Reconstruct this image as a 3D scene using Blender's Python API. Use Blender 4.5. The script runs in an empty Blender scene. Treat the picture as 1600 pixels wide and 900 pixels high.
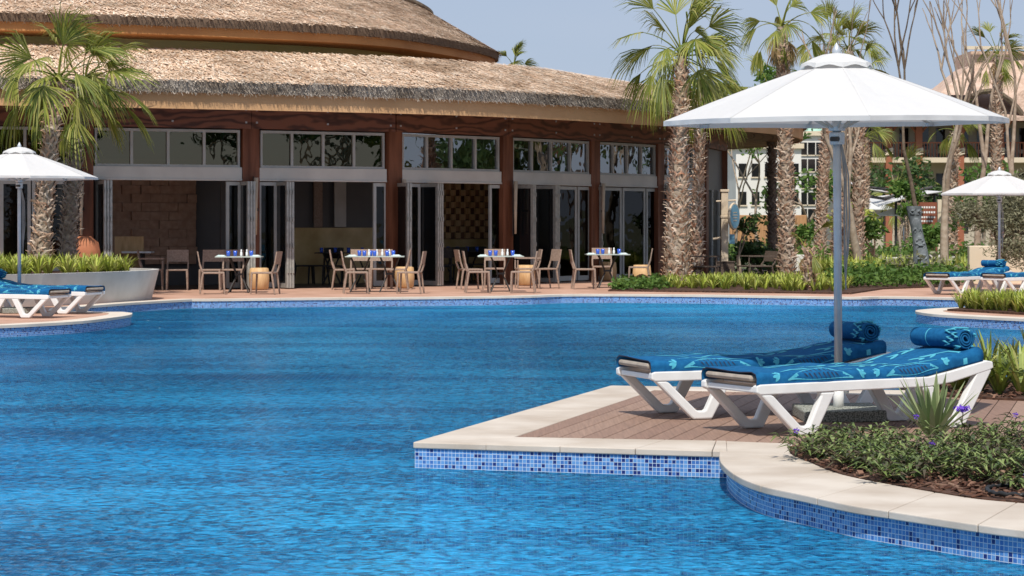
import bpy, math, random
from mathutils import Vector, Matrix
S = bpy.context.scene
COL = S.collection
R = math.radians
# ------------------------------------------------------------------ camera, sky, sun
F = 3600.0; HZ = 350.0; CH = 1.44
cam = bpy.data.objects.new('camera', bpy.data.cameras.new('camera')); COL.objects.link(cam)
cam.location = (0, 0, CH); cam.rotation_euler = (R(90), 0, 0)
cam.data.sensor_width = 36; cam.data.lens = 81; cam.data.shift_y = -100 / 1600
cam.data.clip_start = .1; cam.data.clip_end = 3000
cam.data.dof.use_dof = True; cam.data.dof.focus_distance = 17; cam.data.dof.aperture_fstop = 16
S.camera = cam
W = bpy.data.worlds.new('World'); S.world = W; W.use_nodes = True
nt = W.node_tree; nt.nodes.clear()
sky = nt.nodes.new('ShaderNodeTexSky'); sky.sky_type = 'NISHITA'; sky.sun_disc = False
SUN_EL, SUN_AZ = 57, 187   # azimuth the sun stands at, clockwise from +Y
sky.sun_elevation = R(SUN_EL); sky.sun_rotation = R(SUN_AZ); sky.air_density = 1.0; sky.dust_density = 0.6; sky.ozone_density = 1.6
tc = nt.nodes.new('ShaderNodeTexCoord'); mp = nt.nodes.new('ShaderNodeMapping'); mp.inputs['Scale'].default_value = (3, 3, 14)
no = nt.nodes.new('ShaderNodeTexNoise'); no.inputs['Scale'].default_value = 1.6; no.inputs['Detail'].default_value = 5
rp = nt.nodes.new('ShaderNodeValToRGB'); rp.color_ramp.elements[0].position = .5; rp.color_ramp.elements[1].position = .78
rp.color_ramp.elements[1].color = (.2, .2, .2, 1)
mx = nt.nodes.new('ShaderNodeMixRGB'); mx.inputs[2].default_value = (5.9, 6.3, 7.3, 1)
bg = nt.nodes.new('ShaderNodeBackground'); bg.inputs[1].default_value = .095
wo = nt.nodes.new('ShaderNodeOutputWorld')
L = nt.links.new
L(tc.outputs['Generated'], mp.inputs[0]); L(mp.outputs[0], no.inputs['Vector']); L(no.outputs['Fac'], rp.inputs[0])
hz = nt.nodes.new('ShaderNodeMixRGB'); hz.inputs[0].default_value = .8; hz.inputs[2].default_value = (4.3, 5.15, 6.9, 1)
L(rp.outputs[0], mx.inputs[0]); L(sky.outputs[0], hz.inputs[1]); L(hz.outputs[0], mx.inputs[1]); L(mx.outputs[0], bg.inputs[0]); L(bg.outputs[0], wo.inputs[0])
sl = bpy.data.lights.new('sun', 'SUN'); sl.energy = 4.2; sl.angle = R(.5); sl.color = (1, .95, .87)
so = bpy.data.objects.new('sun', sl); COL.objects.link(so)
_az, _el = R(SUN_AZ), R(SUN_EL)
sd = Vector((math.sin(_az) * math.cos(_el), math.cos(_az) * math.cos(_el), math.sin(_el)))
so.rotation_euler = sd.to_track_quat('Z', 'Y').to_euler(); so.location = sd * 50
S.view_settings.view_transform = 'Standard'; S.view_settings.look = 'None'; S.view_settings.gamma = 1
S.view_settings.use_curve_mapping = False; S.view_settings.exposure = 0.08
S.render.engine = 'CYCLES'; S.cycles.use_denoising = True
S.cycles.max_bounces = 7; S.cycles.transparent_max_bounces = 12; S.cycles.diffuse_bounces = 3

# ------------------------------------------------------------------ helpers
def G(px, py, z=0.0):
    s = (py - HZ) / (CH - z); return ((px - 800) / s, F / s)
def PX(px, Y): return (px - 800) * Y / F
def PZ(py, Y): return CH - (py - HZ) * Y / F

class MB:
    def __init__(s): s.v = []; s.f = []; s.mi = []; s.m = 0; s.uv = None
    def add(s, vs, fs):
        n = len(s.v); s.v += [tuple(p) for p in vs]
        s.f += [tuple(i + n for i in f) for f in fs]; s.mi += [s.m] * len(fs); return s
    def box(s, x0, x1, y0, y1, z0, z1, M=None):
        vs = [(x, y, z) for z in (z0, z1) for y in (y0, y1) for x in (x0, x1)]
        if M is not None: vs = [M @ Vector(p) for p in vs]
        fs = [(0, 2, 3, 1), (4, 5, 7, 6), (0, 1, 5, 4), (2, 6, 7, 3), (0, 4, 6, 2), (1, 3, 7, 5)]
        if M is not None and M.determinant() < 0: fs = [f[::-1] for f in fs]
        return s.add(vs, fs)
    def tube(s, pts, rad, n=8, cap=True):
        pts = [Vector(p) for p in pts]; k = len(pts)
        if not hasattr(rad, '__len__'): rad = [rad] * k
        vs = []; ref = None
        for i, p in enumerate(pts):
            d = (pts[min(i + 1, k - 1)] - pts[max(i - 1, 0)])
            d = d.normalized() if d.length > 1e-9 else Vector((0, 0, 1))
            if ref is None: ref = Vector((1, 0, 0)) if abs(d.x) < .9 else Vector((0, 1, 0))
            a = (ref - d * ref.dot(d)).normalized(); ref = a; b = d.cross(a)
            for j in range(n):
                t = 2 * math.pi * j / n; vs.append(p + (a * math.cos(t) + b * math.sin(t)) * rad[i])
        fs = [(i * n + j, i * n + (j + 1) % n, (i + 1) * n + (j + 1) % n, (i + 1) * n + j) for i in range(k - 1) for j in range(n)]
        if cap: fs += [tuple(range(n - 1, -1, -1)), tuple((k - 1) * n + j for j in range(n))]
        return s.add(vs, fs)
    def lathe(s, prof, n=20, c=(0, 0, 0)):
        vs = [(c[0] + r * math.cos(2 * math.pi * j / n), c[1] + r * math.sin(2 * math.pi * j / n), c[2] + z) for r, z in prof for j in range(n)]
        k = len(prof)
        fs = [(i * n + j, i * n + (j + 1) % n, (i + 1) * n + (j + 1) % n, (i + 1) * n + j) for i in range(k - 1) for j in range(n)]
        if prof[0][0] > 1e-4: fs.append(tuple(range(n - 1, -1, -1)))
        if prof[-1][0] > 1e-4: fs.append(tuple((k - 1) * n + j for j in range(n)))
        return s.add(vs, fs)
    def ribbon(s, pts, wid, side=None):
        pts = [Vector(p) for p in pts]; k = len(pts); vs = []
        for i, p in enumerate(pts):
            d = pts[min(i + 1, k - 1)] - pts[max(i - 1, 0)]
            sd_ = Vector(side) if side is not None else d.cross(Vector((0, 0, 1)))
            if sd_.length < 1e-6: sd_ = Vector((1, 0, 0))
            a = Vector(sd_).normalized() * wid[i] * .5
            vs += [p - a, p + a]
        return s.add(vs, [(2 * i, 2 * i + 1, 2 * i + 3, 2 * i + 2) for i in range(k - 1)])
    def prism(s, poly, z0, z1):
        n = len(poly)
        vs = [(x, y, z0) for x, y in poly] + [(x, y, z1) for x, y in poly]
        return s.add(vs, [tuple(range(n - 1, -1, -1)), tuple(range(n, 2 * n))] + [(i, (i + 1) % n, n + (i + 1) % n, n + i) for i in range(n)])
    def extr(s, poly, y0, y1, M=None):   # polygon in x-z pushed along y
        n = len(poly)
        vs = [Vector((x, y0, z)) for x, z in poly] + [Vector((x, y1, z)) for x, z in poly]
        if M is not None: vs = [M @ p for p in vs]
        return s.add(vs, [tuple(range(n)), tuple(range(2 * n - 1, n - 1, -1))] + [(i, n + i, n + (i + 1) % n, (i + 1) % n) for i in range(n)])
    def build(s, name, mats, parent=None, smooth=False, bevel=0, loc=None):
        me = bpy.data.meshes.new(name); me.from_pydata(s.v, [], s.f)
        if not isinstance(mats, (list, tuple)): mats = [mats]
        for m in mats: me.materials.append(m)
        if len(mats) > 1: me.polygons.foreach_set('material_index', s.mi)
        if smooth: me.polygons.foreach_set('use_smooth', [True] * len(me.polygons))
        if s.uv is not None:
            l = me.uv_layers.new(name='UVMap')
            for p in me.polygons:
                for li in p.loop_indices: l.data[li].uv = s.uv[me.loops[li].vertex_index]
        me.validate(); me.update()
        o = bpy.data.objects.new(name, me); COL.objects.link(o)
        if parent is not None: o.parent = parent
        if loc is not None: o.location = loc
        if bevel:
            b = o.modifiers.new('b', 'BEVEL'); b.width = bevel; b.segments = 2; b.limit_method = 'ANGLE'; b.angle_limit = R(40)
        return o

def tag(o, label=None, cat=None, group=None, kind=None):
    if label: o['label'] = label
    if cat: o['category'] = cat
    if group: o['group'] = group
    if kind: o['kind'] = kind
    return o
def thing(name, label, cat, loc=(0, 0, 0), rz=0, group=None):
    o = bpy.data.objects.new(name, None); COL.objects.link(o); o.location = loc; o.rotation_euler = (0, 0, rz)
    return tag(o, label, cat, group)
def struct(o): o['kind'] = 'structure'; return o
def dup(o, label, loc, rz=0, group=None, scale=None):
    c = o.copy(); COL.objects.link(c)
    for ch in [x for x in bpy.data.objects if x.parent == o]:
        d = ch.copy(); COL.objects.link(d); d.parent = c
        for g in [x for x in bpy.data.objects if x.parent == ch]:
            e = g.copy(); COL.objects.link(e); e.parent = d
    c.location = loc; c.rotation_euler = (0, 0, rz); c['label'] = label
    if group: c['group'] = group
    if scale: c.scale = (scale,) * 3
    return c

# ------------------------------------------------------------------ materials
def nodes(name):
    m = bpy.data.materials.new(name); m.use_nodes = True; t = m.node_tree
    return m, t, t.nodes['Principled BSDF'], t.links.new
def mk(name, c1, c2=None, scale=5, rough=.8, bump=0, stretch=(1, 1, 1), bscale=None, detail=5, lo=.35, hi=.65, spec=.3, metal=0, co='Object', c3=None, bd=.01):
    m, t, b, L = nodes(name)
    b.inputs['Roughness'].default_value = rough; b.inputs['Specular IOR Level'].default_value = spec; b.inputs['Metallic'].default_value = metal
    b.inputs['Base Color'].default_value = (*c1, 1)
    tc = t.nodes.new('ShaderNodeTexCoord'); mp = t.nodes.new('ShaderNodeMapping'); mp.inputs['Scale'].default_value = stretch
    L(tc.outputs[co], mp.inputs[0])
    if c2:
        n = t.nodes.new('ShaderNodeTexNoise'); n.inputs['Scale'].default_value = scale; n.inputs['Detail'].default_value = detail
        r = t.nodes.new('ShaderNodeValToRGB'); e = r.color_ramp.elements
        e[0].position = lo; e[0].color = (*c1, 1); e[1].position = hi; e[1].color = (*c2, 1)
        if c3: x = e.new((lo + hi) / 2); x.color = (*c3, 1)
        L(mp.outputs[0], n.inputs['Vector']); L(n.outputs['Fac'], r.inputs[0]); L(r.outputs[0], b.inputs['Base Color'])
    if bump:
        n2 = t.nodes.new('ShaderNodeTexNoise'); n2.inputs['Scale'].default_value = bscale or scale * 4; n2.inputs['Detail'].default_value = 4
        bp = t.nodes.new('ShaderNodeBump'); bp.inputs['Strength'].default_value = bump; bp.inputs['Distance'].default_value = bd
        L(mp.outputs[0], n2.inputs['Vector']); L(n2.outputs['Fac'], bp.inputs['Height']); L(bp.outputs[0], b.inputs['Normal'])
    return m
def island(name, cols, rough=.7, trans=0, spec=.25, noise=0):
    """colour differs from leaf to leaf / straw to straw"""
    m, t, b, L = nodes(name)
    g = t.nodes.new('ShaderNodeNewGeometry'); r = t.nodes.new('ShaderNodeValToRGB'); e = r.color_ramp.elements
    e[0].position = 0; e[0].color = (*cols[0], 1); e[1].position = 1; e[1].color = (*cols[-1], 1)
    for i, c in enumerate(cols[1:-1]): x = e.new((i + 1) / (len(cols) - 1)); x.color = (*c, 1)
    L(g.outputs['Random Per Island'], r.inputs[0])
    if noise:   # weathered patches
        tc = t.nodes.new('ShaderNodeTexCoord'); mp = t.nodes.new('ShaderNodeMapping'); mp.inputs['Scale'].default_value = (1, 1, 2.5); L(tc.outputs['Object'], mp.inputs[0])
        n = t.nodes.new('ShaderNodeTexNoise'); n.inputs['Scale'].default_value = noise; n.inputs['Detail'].default_value = 6; n.inputs['Roughness'].default_value = .65; L(mp.outputs[0], n.inputs['Vector'])
        q = t.nodes.new('ShaderNodeValToRGB'); q.color_ramp.elements[0].position = .36; q.color_ramp.elements[0].color = (.52, .47, .42, 1); q.color_ramp.elements[1].position = .58; q.color_ramp.elements[1].color = (1.0, 1.0, 1.0, 1); L(n.outputs['Fac'], q.inputs[0])
        mu = t.nodes.new('ShaderNodeMixRGB'); mu.blend_type = 'MULTIPLY'; mu.inputs[0].default_value = 1; L(r.outputs[0], mu.inputs[1]); L(q.outputs[0], mu.inputs[2]); r = mu
    L(r.outputs[0], b.inputs['Base Color'])
    b.inputs['Roughness'].default_value = rough; b.inputs['Specular IOR Level'].default_value = spec
    if trans:
        tr = t.nodes.new('ShaderNodeBsdfTranslucent'); ms = t.nodes.new('ShaderNodeMixShader'); ms.inputs[0].default_value = trans
        L(r.outputs[0], tr.inputs[0]); L(b.outputs[0], ms.inputs[1]); L(tr.outputs[0], ms.inputs[2])
        L(ms.outputs[0], t.nodes['Material Output'].inputs[0])
    return m
def mosaic(name, tile=.0254, grout=(.52, .60, .68), rnd=((.012, .03, .17), (.05, .16, .45), (.07, .22, .52), (.13, .31, .62))):
    m, t, b, L = nodes(name)
    u = t.nodes.new('ShaderNodeUVMap'); u.uv_map = 'UVMap'
    sc = t.nodes.new('ShaderNodeVectorMath'); sc.operation = 'SCALE'; sc.inputs['Scale'].default_value = 1 / tile
    fl = t.nodes.new('ShaderNodeVectorMath'); fl.operation = 'FLOOR'; fr = t.nodes.new('ShaderNodeVectorMath'); fr.operation = 'FRACTION'
    wn = t.nodes.new('ShaderNodeTexWhiteNoise'); r = t.nodes.new('ShaderNodeValToRGB'); r.color_ramp.interpolation = 'CONSTANT'
    e = r.color_ramp.elements; e[0].color = (*rnd[0], 1); e[1].position = .17; e[1].color = (*rnd[1], 1)
    for p, c in ((.38, rnd[2]), (.72, rnd[3])): x = e.new(p); x.color = (*c, 1)
    L(u.outputs[0], sc.inputs[0]); L(sc.outputs[0], fl.inputs[0]); L(sc.outputs[0], fr.inputs[0]); L(fl.outputs[0], wn.inputs['Vector']); L(wn.outputs['Value'], r.inputs[0])
    sp = t.nodes.new('ShaderNodeSeparateXYZ'); L(fr.outputs[0], sp.inputs[0])
    def edge(o):
        a = t.nodes.new('ShaderNodeMath'); a.operation = 'SUBTRACT'; a.inputs[1].default_value = .5; L(o, a.inputs[0])
        c = t.nodes.new('ShaderNodeMath'); c.operation = 'ABSOLUTE'; L(a.outputs[0], c.inputs[0]); return c.outputs[0]
    mm = t.nodes.new('ShaderNodeMath'); mm.operation = 'MAXIMUM'; L(edge(sp.outputs[0]), mm.inputs[0]); L(edge(sp.outputs[1]), mm.inputs[1])
    gt = t.nodes.new('ShaderNodeMath'); gt.operation = 'GREATER_THAN'; gt.inputs[1].default_value = .435; L(mm.outputs[0], gt.inputs[0])
    mx = t.nodes.new('ShaderNodeMixRGB'); mx.inputs[2].default_value = (*grout, 1); L(gt.outputs[0], mx.inputs[0]); L(r.outputs[0], mx.inputs[1])
    L(mx.outputs[0], b.inputs['Base Color']); rr = t.nodes.new('ShaderNodeMapRange'); rr.inputs['To Min'].default_value = .22; rr.inputs['To Max'].default_value = .8
    L(gt.outputs[0], rr.inputs[0]); L(rr.outputs[0], b.inputs['Roughness'])
    return m
M = {}
M['coping'] = mk('coping', (.46, .385, .31), (.61, .54, .46), 1.6, .75, .15, bscale=60, stretch=(1, 1, 1))
M['coping_far'] = mk('coping_pale', (.60, .52, .43), (.68, .60, .51), 2, .75)
M['paving'] = mk('paving', (.42, .24, .165), (.54, .33, .24), 1.3, .85, .1, bscale=40)
M['soil'] = mk('soil', (.035, .018, .012), (.11, .055, .035), 18, .95, .6, bscale=40)
M['ground'] = mk('ground', (.20, .17, .12), (.10, .13, .05), .25, .95, .3, bscale=8)
M['mosaic'] = mosaic('mosaic')
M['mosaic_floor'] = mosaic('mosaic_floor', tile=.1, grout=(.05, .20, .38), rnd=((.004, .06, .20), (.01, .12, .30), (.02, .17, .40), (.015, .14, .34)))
M['white'] = mk('white_plastic', (.80, .80, .78), (.74, .74, .72), 8, .38, 0, spec=.5)
M['steel'] = mk('pole_metal', (.50, .53, .56), (.58, .61, .64), 10, .4, 0, spec=.5, metal=.35)
M['dark'] = mk('dark_metal', (.035, .032, .03), (.05, .047, .045), 9, .5)
M['alu'] = mk('aluminium_frame', (.42, .43, .41), (.50, .51, .49), 3, .45, spec=.5)
M['alu_light'] = mk('aluminium_edge', (.36, .36, .33), (.48, .47, .43), 12, .4, .1, bscale=30, metal=.3)
M['concrete'] = mk('planter_concrete', (.50, .48, .44), (.60, .58, .54), 1.8, .9, .2, bscale=50)
M['granite'] = mk('granite', (.10, .11, .09), (.42, .43, .38), 90, .8, .4, bscale=120, lo=.4, hi=.6)
M['timber'] = mk('red_timber', (.13, .045, .022), (.26, .10, .052), 2.2, .5, .15, stretch=(3, 3, .35), bscale=9)
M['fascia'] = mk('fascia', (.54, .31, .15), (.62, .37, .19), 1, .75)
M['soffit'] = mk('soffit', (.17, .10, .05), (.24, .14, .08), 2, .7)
M['drum'] = mk('ochre_plaster', (.50, .36, .12), (.56, .42, .17), .8, .85)
M['fascia_o'] = mk('orange_timber', (.42, .18, .06), (.50, .23, .08), .8, .7)
M['dark_glass'] = mk('glass_tint', (.012, .013, .014), rough=.06, spec=.6)
M['wicker'] = mk('wicker', (.27, .19, .145), (.38, .28, .22), 30, .7, .4, bscale=120)
M['wicker_dark'] = mk('wicker_dark', (.085, .062, .048), (.15, .11, .085), 30, .7, .4, bscale=120)
M['wicker_indoor'] = mk('wicker_black', (.03, .027, .025), (.05, .045, .04), 30, .7)  # near-black tone of the indoor chairs and tables
M['wood_pale'] = mk('pale_wood', (.55, .33, .15), (.70, .46, .24), 6, .6, .2, stretch=(2, 2, .4))
M['tabletop'] = mk('tabletop', (.42, .47, .42), (.50, .55, .50), 6, .3, spec=.5)
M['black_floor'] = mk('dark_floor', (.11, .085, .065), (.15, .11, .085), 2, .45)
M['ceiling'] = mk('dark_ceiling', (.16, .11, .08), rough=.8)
M['terracotta'] = mk('terracotta', (.42, .15, .075), (.50, .20, .10), 3, .8)
M['tiki'] = mk('carved_stone', (.13, .15, .155), (.22, .24, .25), 9, .8, .4, bscale=30)
M['cream'] = mk('cream_render', (.66, .55, .40), (.72, .62, .47), 1, .9, .1, bscale=20)
M['hotel'] = mk('hotel_render', (.50, .44, .34), (.56, .50, .40), .5, .9)
M['hotelwood'] = mk('hotel_wood', (.30, .10, .05), (.38, .14, .08), .7, .7)
M['rooftile'] = mk('pink_roof', (.52, .36, .27), (.64, .47, .37), 3, .9, .5, bscale=6, stretch=(1, 1, 1), bd=.2)
M['whitewall'] = mk('white_render', (.72, .70, .64), (.78, .76, .71), .3, .9)
M['copper'] = mk('green_copper', (.28, .50, .40), (.40, .62, .50), .6, .7)
M['blue_glass'] = mk('blue_glass', (.03, .09, .50), (.05, .14, .62), 9, .15, spec=.6)
M['ceramic'] = mk('white_ceramic', (.82, .82, .80), rough=.25, spec=.5)
M['linen'] = mk('linen_napkin', (.62, .78, .76), (.78, .82, .78), 10, .9)
M['straw_base'] = mk('straw_base', (.34, .21, .13), (.50, .33, .22), 6, .9)
M['lintel'] = mk('lintel_panel', (.60, .59, .55), (.68, .67, .62), 2, .5)
M['rope'] = mk('rope', (.30, .29, .28), rough=.8)
M['bark'] = mk('pale_bark', (.28, .21, .15), (.42, .34, .26), 7, .9, .5, bscale=20)
M['bark_d'] = mk('dark_bark', (.09, .065, .045), (.17, .13, .09), 7, .9, .5, bscale=20)
M['lampcream'] = mk('lamp_cream', (.62, .50, .36), (.70, .58, .44), 5, .6)
M['grey_mattress'] = mk('mattress_core', (.33, .28, .23), (.42, .36, .30), 12, .9)
M['mattress_edge'] = mk('mattress_piping', (.02, .025, .05), rough=.8)
M['shell'] = mk('back_shell', (.50, .48, .47), rough=.5)
M['brickred'] = mk('sign_board', (.22, .07, .04), (.27, .09, .05), 4, .7)
M['hose'] = mk('black_hose', (.02, .02, .02), rough=.4)

LEAF = island('leaf_green', [(.05, .11, .02), (.10, .19, .035), (.16, .25, .05), (.07, .14, .03)], .55, .3)
LEAFD = island('leaf_dark', [(.03, .06, .018), (.06, .11, .03), (.09, .14, .04)], .5, .2)
LEAFO = island('leaf_olive', [(.13, .13, .065), (.23, .22, .13), (.32, .31, .20), (.10, .10, .05)], .6, .2)
FROND = island('frond', [(.07, .11, .014), (.19, .23, .03), (.36, .37, .06), (.10, .15, .02), (.46, .43, .13), (.14, .18, .026)], .5, .3, .4)
FRONDDRY = island('frond_dry', [(.38, .27, .13), (.28, .18, .08), (.45, .34, .18)], .8, .2)
BOOT = island('palm_boot', [(.42, .24, .15), (.58, .44, .32), (.30, .15, .09), (.68, .56, .44), (.50, .30, .20)], .85)
BOOTP = island('palm_boot_pale', [(.56, .38, .26), (.74, .60, .46), (.44, .20, .11), (.86, .76, .63), (.64, .40, .27), (.30, .17, .11)], .85)
BOOT_SHADE = island('palm_boot_shaded', [(.20, .16, .13), (.30, .25, .21), (.13, .09, .07)], .85)  # shaded copy of the boots: trunk shade put into the colour
LILY = island('lily_blade', [(.34, .42, .05), (.48, .52, .08), (.20, .28, .04), (.60, .58, .16), (.12, .18, .025)], .5, .25, .4)
LILYN = island('lily_near', [(.20, .27, .04), (.32, .38, .07), (.11, .17, .03), (.46, .42, .12), (.07, .12, .025)], .45, .2, .4)
RUEL = island('ruellia_leaf', [(.09, .14, .04), (.16, .22, .06), (.28, .34, .12), (.05, .07, .03), (.13, .09, .06)], .5, .2, .4)
AGAVE = island('agave_leaf', [(.22, .30, .11), (.38, .43, .22), (.14, .20, .07)], .5, .15, .4)
PURPLE = island('flower_purple', [(.20, .08, .62), (.30, .14, .75), (.15, .06, .5)], .6, .3)
CHIP = island('bark_chip', [(.14, .065, .04), (.07, .03, .02), (.24, .13, .085), (.10, .05, .035), (.30, .19, .13)], .9)
STRAW = island('straw', [(.90, .66, .47), (.78, .52, .34), (.95, .76, .57), (.54, .33, .19), (.97, .85, .70), (.86, .60, .41)], .85, noise=.9)
STRAWG = island('straw_grey', [(.34, .29, .24), (.52, .46, .40), (.20, .165, .13), (.68, .62, .55)], .9, noise=1.1)
STRAWD = island('straw_dark', [(.10, .065, .04), (.18, .12, .08), (.06, .04, .03)], .9)

def woodpanel():
    m, t, b, L = nodes('swirled_timber'); b.inputs['Roughness'].default_value = .5
    tc = t.nodes.new('ShaderNodeTexCoord'); mp = t.nodes.new('ShaderNodeMapping'); mp.inputs['Scale'].default_value = (.5, .5, 1.5)
    w = t.nodes.new('ShaderNodeTexWave'); w.wave_type = 'BANDS'; w.bands_direction = 'Z'; w.inputs['Scale'].default_value = 1.1; w.inputs['Distortion'].default_value = 16
    w.inputs['Detail'].default_value = 3; w.inputs['Detail Scale'].default_value = 1.2
    r = t.nodes.new('ShaderNodeValToRGB'); e = r.color_ramp.elements; e[0].color = (.075, .026, .014, 1); e[1].color = (.23, .085, .045, 1); e[1].position = .7
    L(tc.outputs['Object'], mp.inputs[0]); L(mp.outputs[0], w.inputs['Vector']); L(w.outputs['Fac'], r.inputs[0]); L(r.outputs[0], b.inputs['Base Color']); return m
M['beam'] = woodpanel()
def fabric():
    m, t, b, L = nodes('canopy_fabric'); b.inputs['Base Color'].default_value = (.70, .69, .675, 1); b.inputs['Roughness'].default_value = .9
    n = t.nodes.new('ShaderNodeTexNoise'); n.inputs['Scale'].default_value = 3.5; bp = t.nodes.new('ShaderNodeBump'); bp.inputs['Strength'].default_value = .6; bp.inputs['Distance'].default_value = .04
    tc = t.nodes.new('ShaderNodeTexCoord'); L(tc.outputs['Object'], n.inputs['Vector']); L(n.outputs['Fac'], bp.inputs['Height']); L(bp.outputs[0], b.inputs['Normal'])
    tr = t.nodes.new('ShaderNodeBsdfTranslucent'); tr.inputs[0].default_value = (.75, .73, .70, 1); ms = t.nodes.new('ShaderNodeMixShader'); ms.inputs[0].default_value = .2
    L(b.outputs[0], ms.inputs[1]); L(tr.outputs[0], ms.inputs[2]); L(ms.outputs[0], t.nodes['Material Output'].inputs[0]); return m
M['canvas'] = fabric()
def terry(name, c1, c2):
    return mk(name, c1, c2, 25, .95, .5, bscale=220, spec=.1, bd=.004)
M['towel'] = terry('towel_blue', (.008, .085, .215), (.013, .125, .29))
M['towel_print'] = terry('towel_aqua', (.07, .37, .50), (.11, .44, .56))
M['towel_line'] = terry('towel_navy', (.004, .05, .13), (.008, .07, .17))
def deckmat():
    m, t, b, L = nodes('deck_board'); b.inputs['Roughness'].default_value = .8
    g = t.nodes.new('ShaderNodeNewGeometry'); r = t.nodes.new('ShaderNodeValToRGB'); e = r.color_ramp.elements
    e[0].color = (.235, .14, .10, 1); e[1].color = (.31, .20, .145, 1); L(g.outputs['Random Per Island'], r.inputs[0])
    tc = t.nodes.new('ShaderNodeTexCoord'); mp = t.nodes.new('ShaderNodeMapping'); mp.inputs['Rotation'].default_value = (0, 0, R(15)); mp.inputs['Scale'].default_value = (60, 2, 1)
    n = t.nodes.new('ShaderNodeTexNoise'); n.inputs['Scale'].default_value = 1; n.inputs['Detail'].default_value = 4
    mx = t.nodes.new('ShaderNodeMixRGB'); mx.blend_type = 'MULTIPLY'; mx.inputs[0].default_value = .55
    L(tc.outputs['Object'], mp.inputs[0]); L(mp.outputs[0], n.inputs['Vector']); L(r.outputs[0], mx.inputs[1]); L(n.outputs['Fac'], mx.inputs[2]); 
    mu = t.nodes.new('ShaderNodeMixRGB'); mu.blend_type = 'MULTIPLY'; mu.inputs[0].default_value = 1; mu.inputs[2].default_value = (1.35, 1.35, 1.35, 1)
    L(mx.outputs[0], mu.inputs[1]); L(mu.outputs[0], b.inputs['Base Color'])
    bp = t.nodes.new('ShaderNodeBump'); bp.inputs['Strength'].default_value = .3; bp.inputs['Distance'].default_value = .004; L(n.outputs['Fac'], bp.inputs['Height']); L(bp.outputs[0], b.inputs['Normal'])
    return m
M['board'] = deckmat()
def water():
    m, t, b, L = nodes('pool_water'); t.nodes.remove(b)
    tc = t.nodes.new('ShaderNodeTexCoord')
    def nz(sc, st, det=3, dis=0):
        mp = t.nodes.new('ShaderNodeMapping'); mp.inputs['Scale'].default_value = st; L(tc.outputs['Object'], mp.inputs[0])
        n = t.nodes.new('ShaderNodeTexNoise'); n.inputs['Scale'].default_value = sc; n.inputs['Detail'].default_value = det; n.inputs['Distortion'].default_value = dis
        L(mp.outputs[0], n.inputs['Vector']); return n.outputs['Fac']
    a = nz(17, (.75, .75, 1), 6, 1.0); c = nz(1.6, (1, .5, 1), 2, .4)
    # calm and ruffled patches
    p = nz(.16, (1, .35, 1), 3)
    pr = t.nodes.new('ShaderNodeMapRange'); pr.inputs['From Min'].default_value = .38; pr.inputs['From Max'].default_value = .62; pr.inputs['To Min'].default_value = .15; pr.inputs['To Max'].default_value = 1.5; L(p, pr.inputs[0])
    mu = t.nodes.new('ShaderNodeMath'); mu.operation = 'MULTIPLY'; L(a, mu.inputs[0]); L(pr.outputs[0], mu.inputs[1])
    b1 = t.nodes.new('ShaderNodeBump'); b1.inputs['Distance'].default_value = .17; b1.inputs['Strength'].default_value = 1; L(mu.outputs[0], b1.inputs['Height'])
    b2 = t.nodes.new('ShaderNodeBump'); b2.inputs['Distance'].default_value = .12; b2.inputs['Strength'].default_value = 1; L(c, b2.inputs['Height']); L(b1.outputs[0], b2.inputs['Normal'])
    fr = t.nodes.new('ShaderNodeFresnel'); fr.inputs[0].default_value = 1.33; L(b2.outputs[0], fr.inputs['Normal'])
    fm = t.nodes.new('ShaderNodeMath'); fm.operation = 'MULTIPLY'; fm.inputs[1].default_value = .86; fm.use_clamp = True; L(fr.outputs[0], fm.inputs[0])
    gl = t.nodes.new('ShaderNodeBsdfGlossy'); gl.inputs['Roughness'].default_value = .06; gl.inputs[0].default_value = (.74, .92, 1, 1); L(b2.outputs[0], gl.inputs['Normal'])  # blue put into the gloss colour so the reflected sky reads bluer
    df = t.nodes.new('ShaderNodeBsdfDiffuse'); L(b2.outputs[0], df.inputs['Normal'])
    q = nz(.13, (1, .45, 1), 4, .5); r = t.nodes.new('ShaderNodeValToRGB'); e = r.color_ramp.elements
    e[0].position = .36; e[0].color = (.006, .28, .62, 1); e[1].position = .64; e[1].color = (.05, .52, .92, 1); L(q, r.inputs[0])
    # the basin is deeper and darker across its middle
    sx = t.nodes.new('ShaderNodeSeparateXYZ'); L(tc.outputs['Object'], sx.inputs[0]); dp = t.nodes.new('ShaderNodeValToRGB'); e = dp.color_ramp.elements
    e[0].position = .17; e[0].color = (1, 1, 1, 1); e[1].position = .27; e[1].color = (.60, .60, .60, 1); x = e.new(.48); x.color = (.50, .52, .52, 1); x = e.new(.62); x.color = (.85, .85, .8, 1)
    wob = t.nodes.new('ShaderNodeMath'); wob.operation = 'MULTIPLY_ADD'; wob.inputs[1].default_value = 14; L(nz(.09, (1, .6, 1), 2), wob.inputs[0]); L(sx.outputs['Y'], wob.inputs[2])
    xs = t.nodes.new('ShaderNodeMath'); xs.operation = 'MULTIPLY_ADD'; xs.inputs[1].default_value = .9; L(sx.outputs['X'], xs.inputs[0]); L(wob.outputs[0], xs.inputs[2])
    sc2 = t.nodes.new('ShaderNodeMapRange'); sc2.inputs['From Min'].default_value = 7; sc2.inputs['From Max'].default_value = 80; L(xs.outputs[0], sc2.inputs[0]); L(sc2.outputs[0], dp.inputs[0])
    mm = t.nodes.new('ShaderNodeMixRGB'); mm.blend_type = 'MULTIPLY'; mm.inputs[0].default_value = 1; L(r.outputs[0], mm.inputs[1]); L(dp.outputs[0], mm.inputs[2]); L(mm.outputs[0], df.inputs[0])
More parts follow.
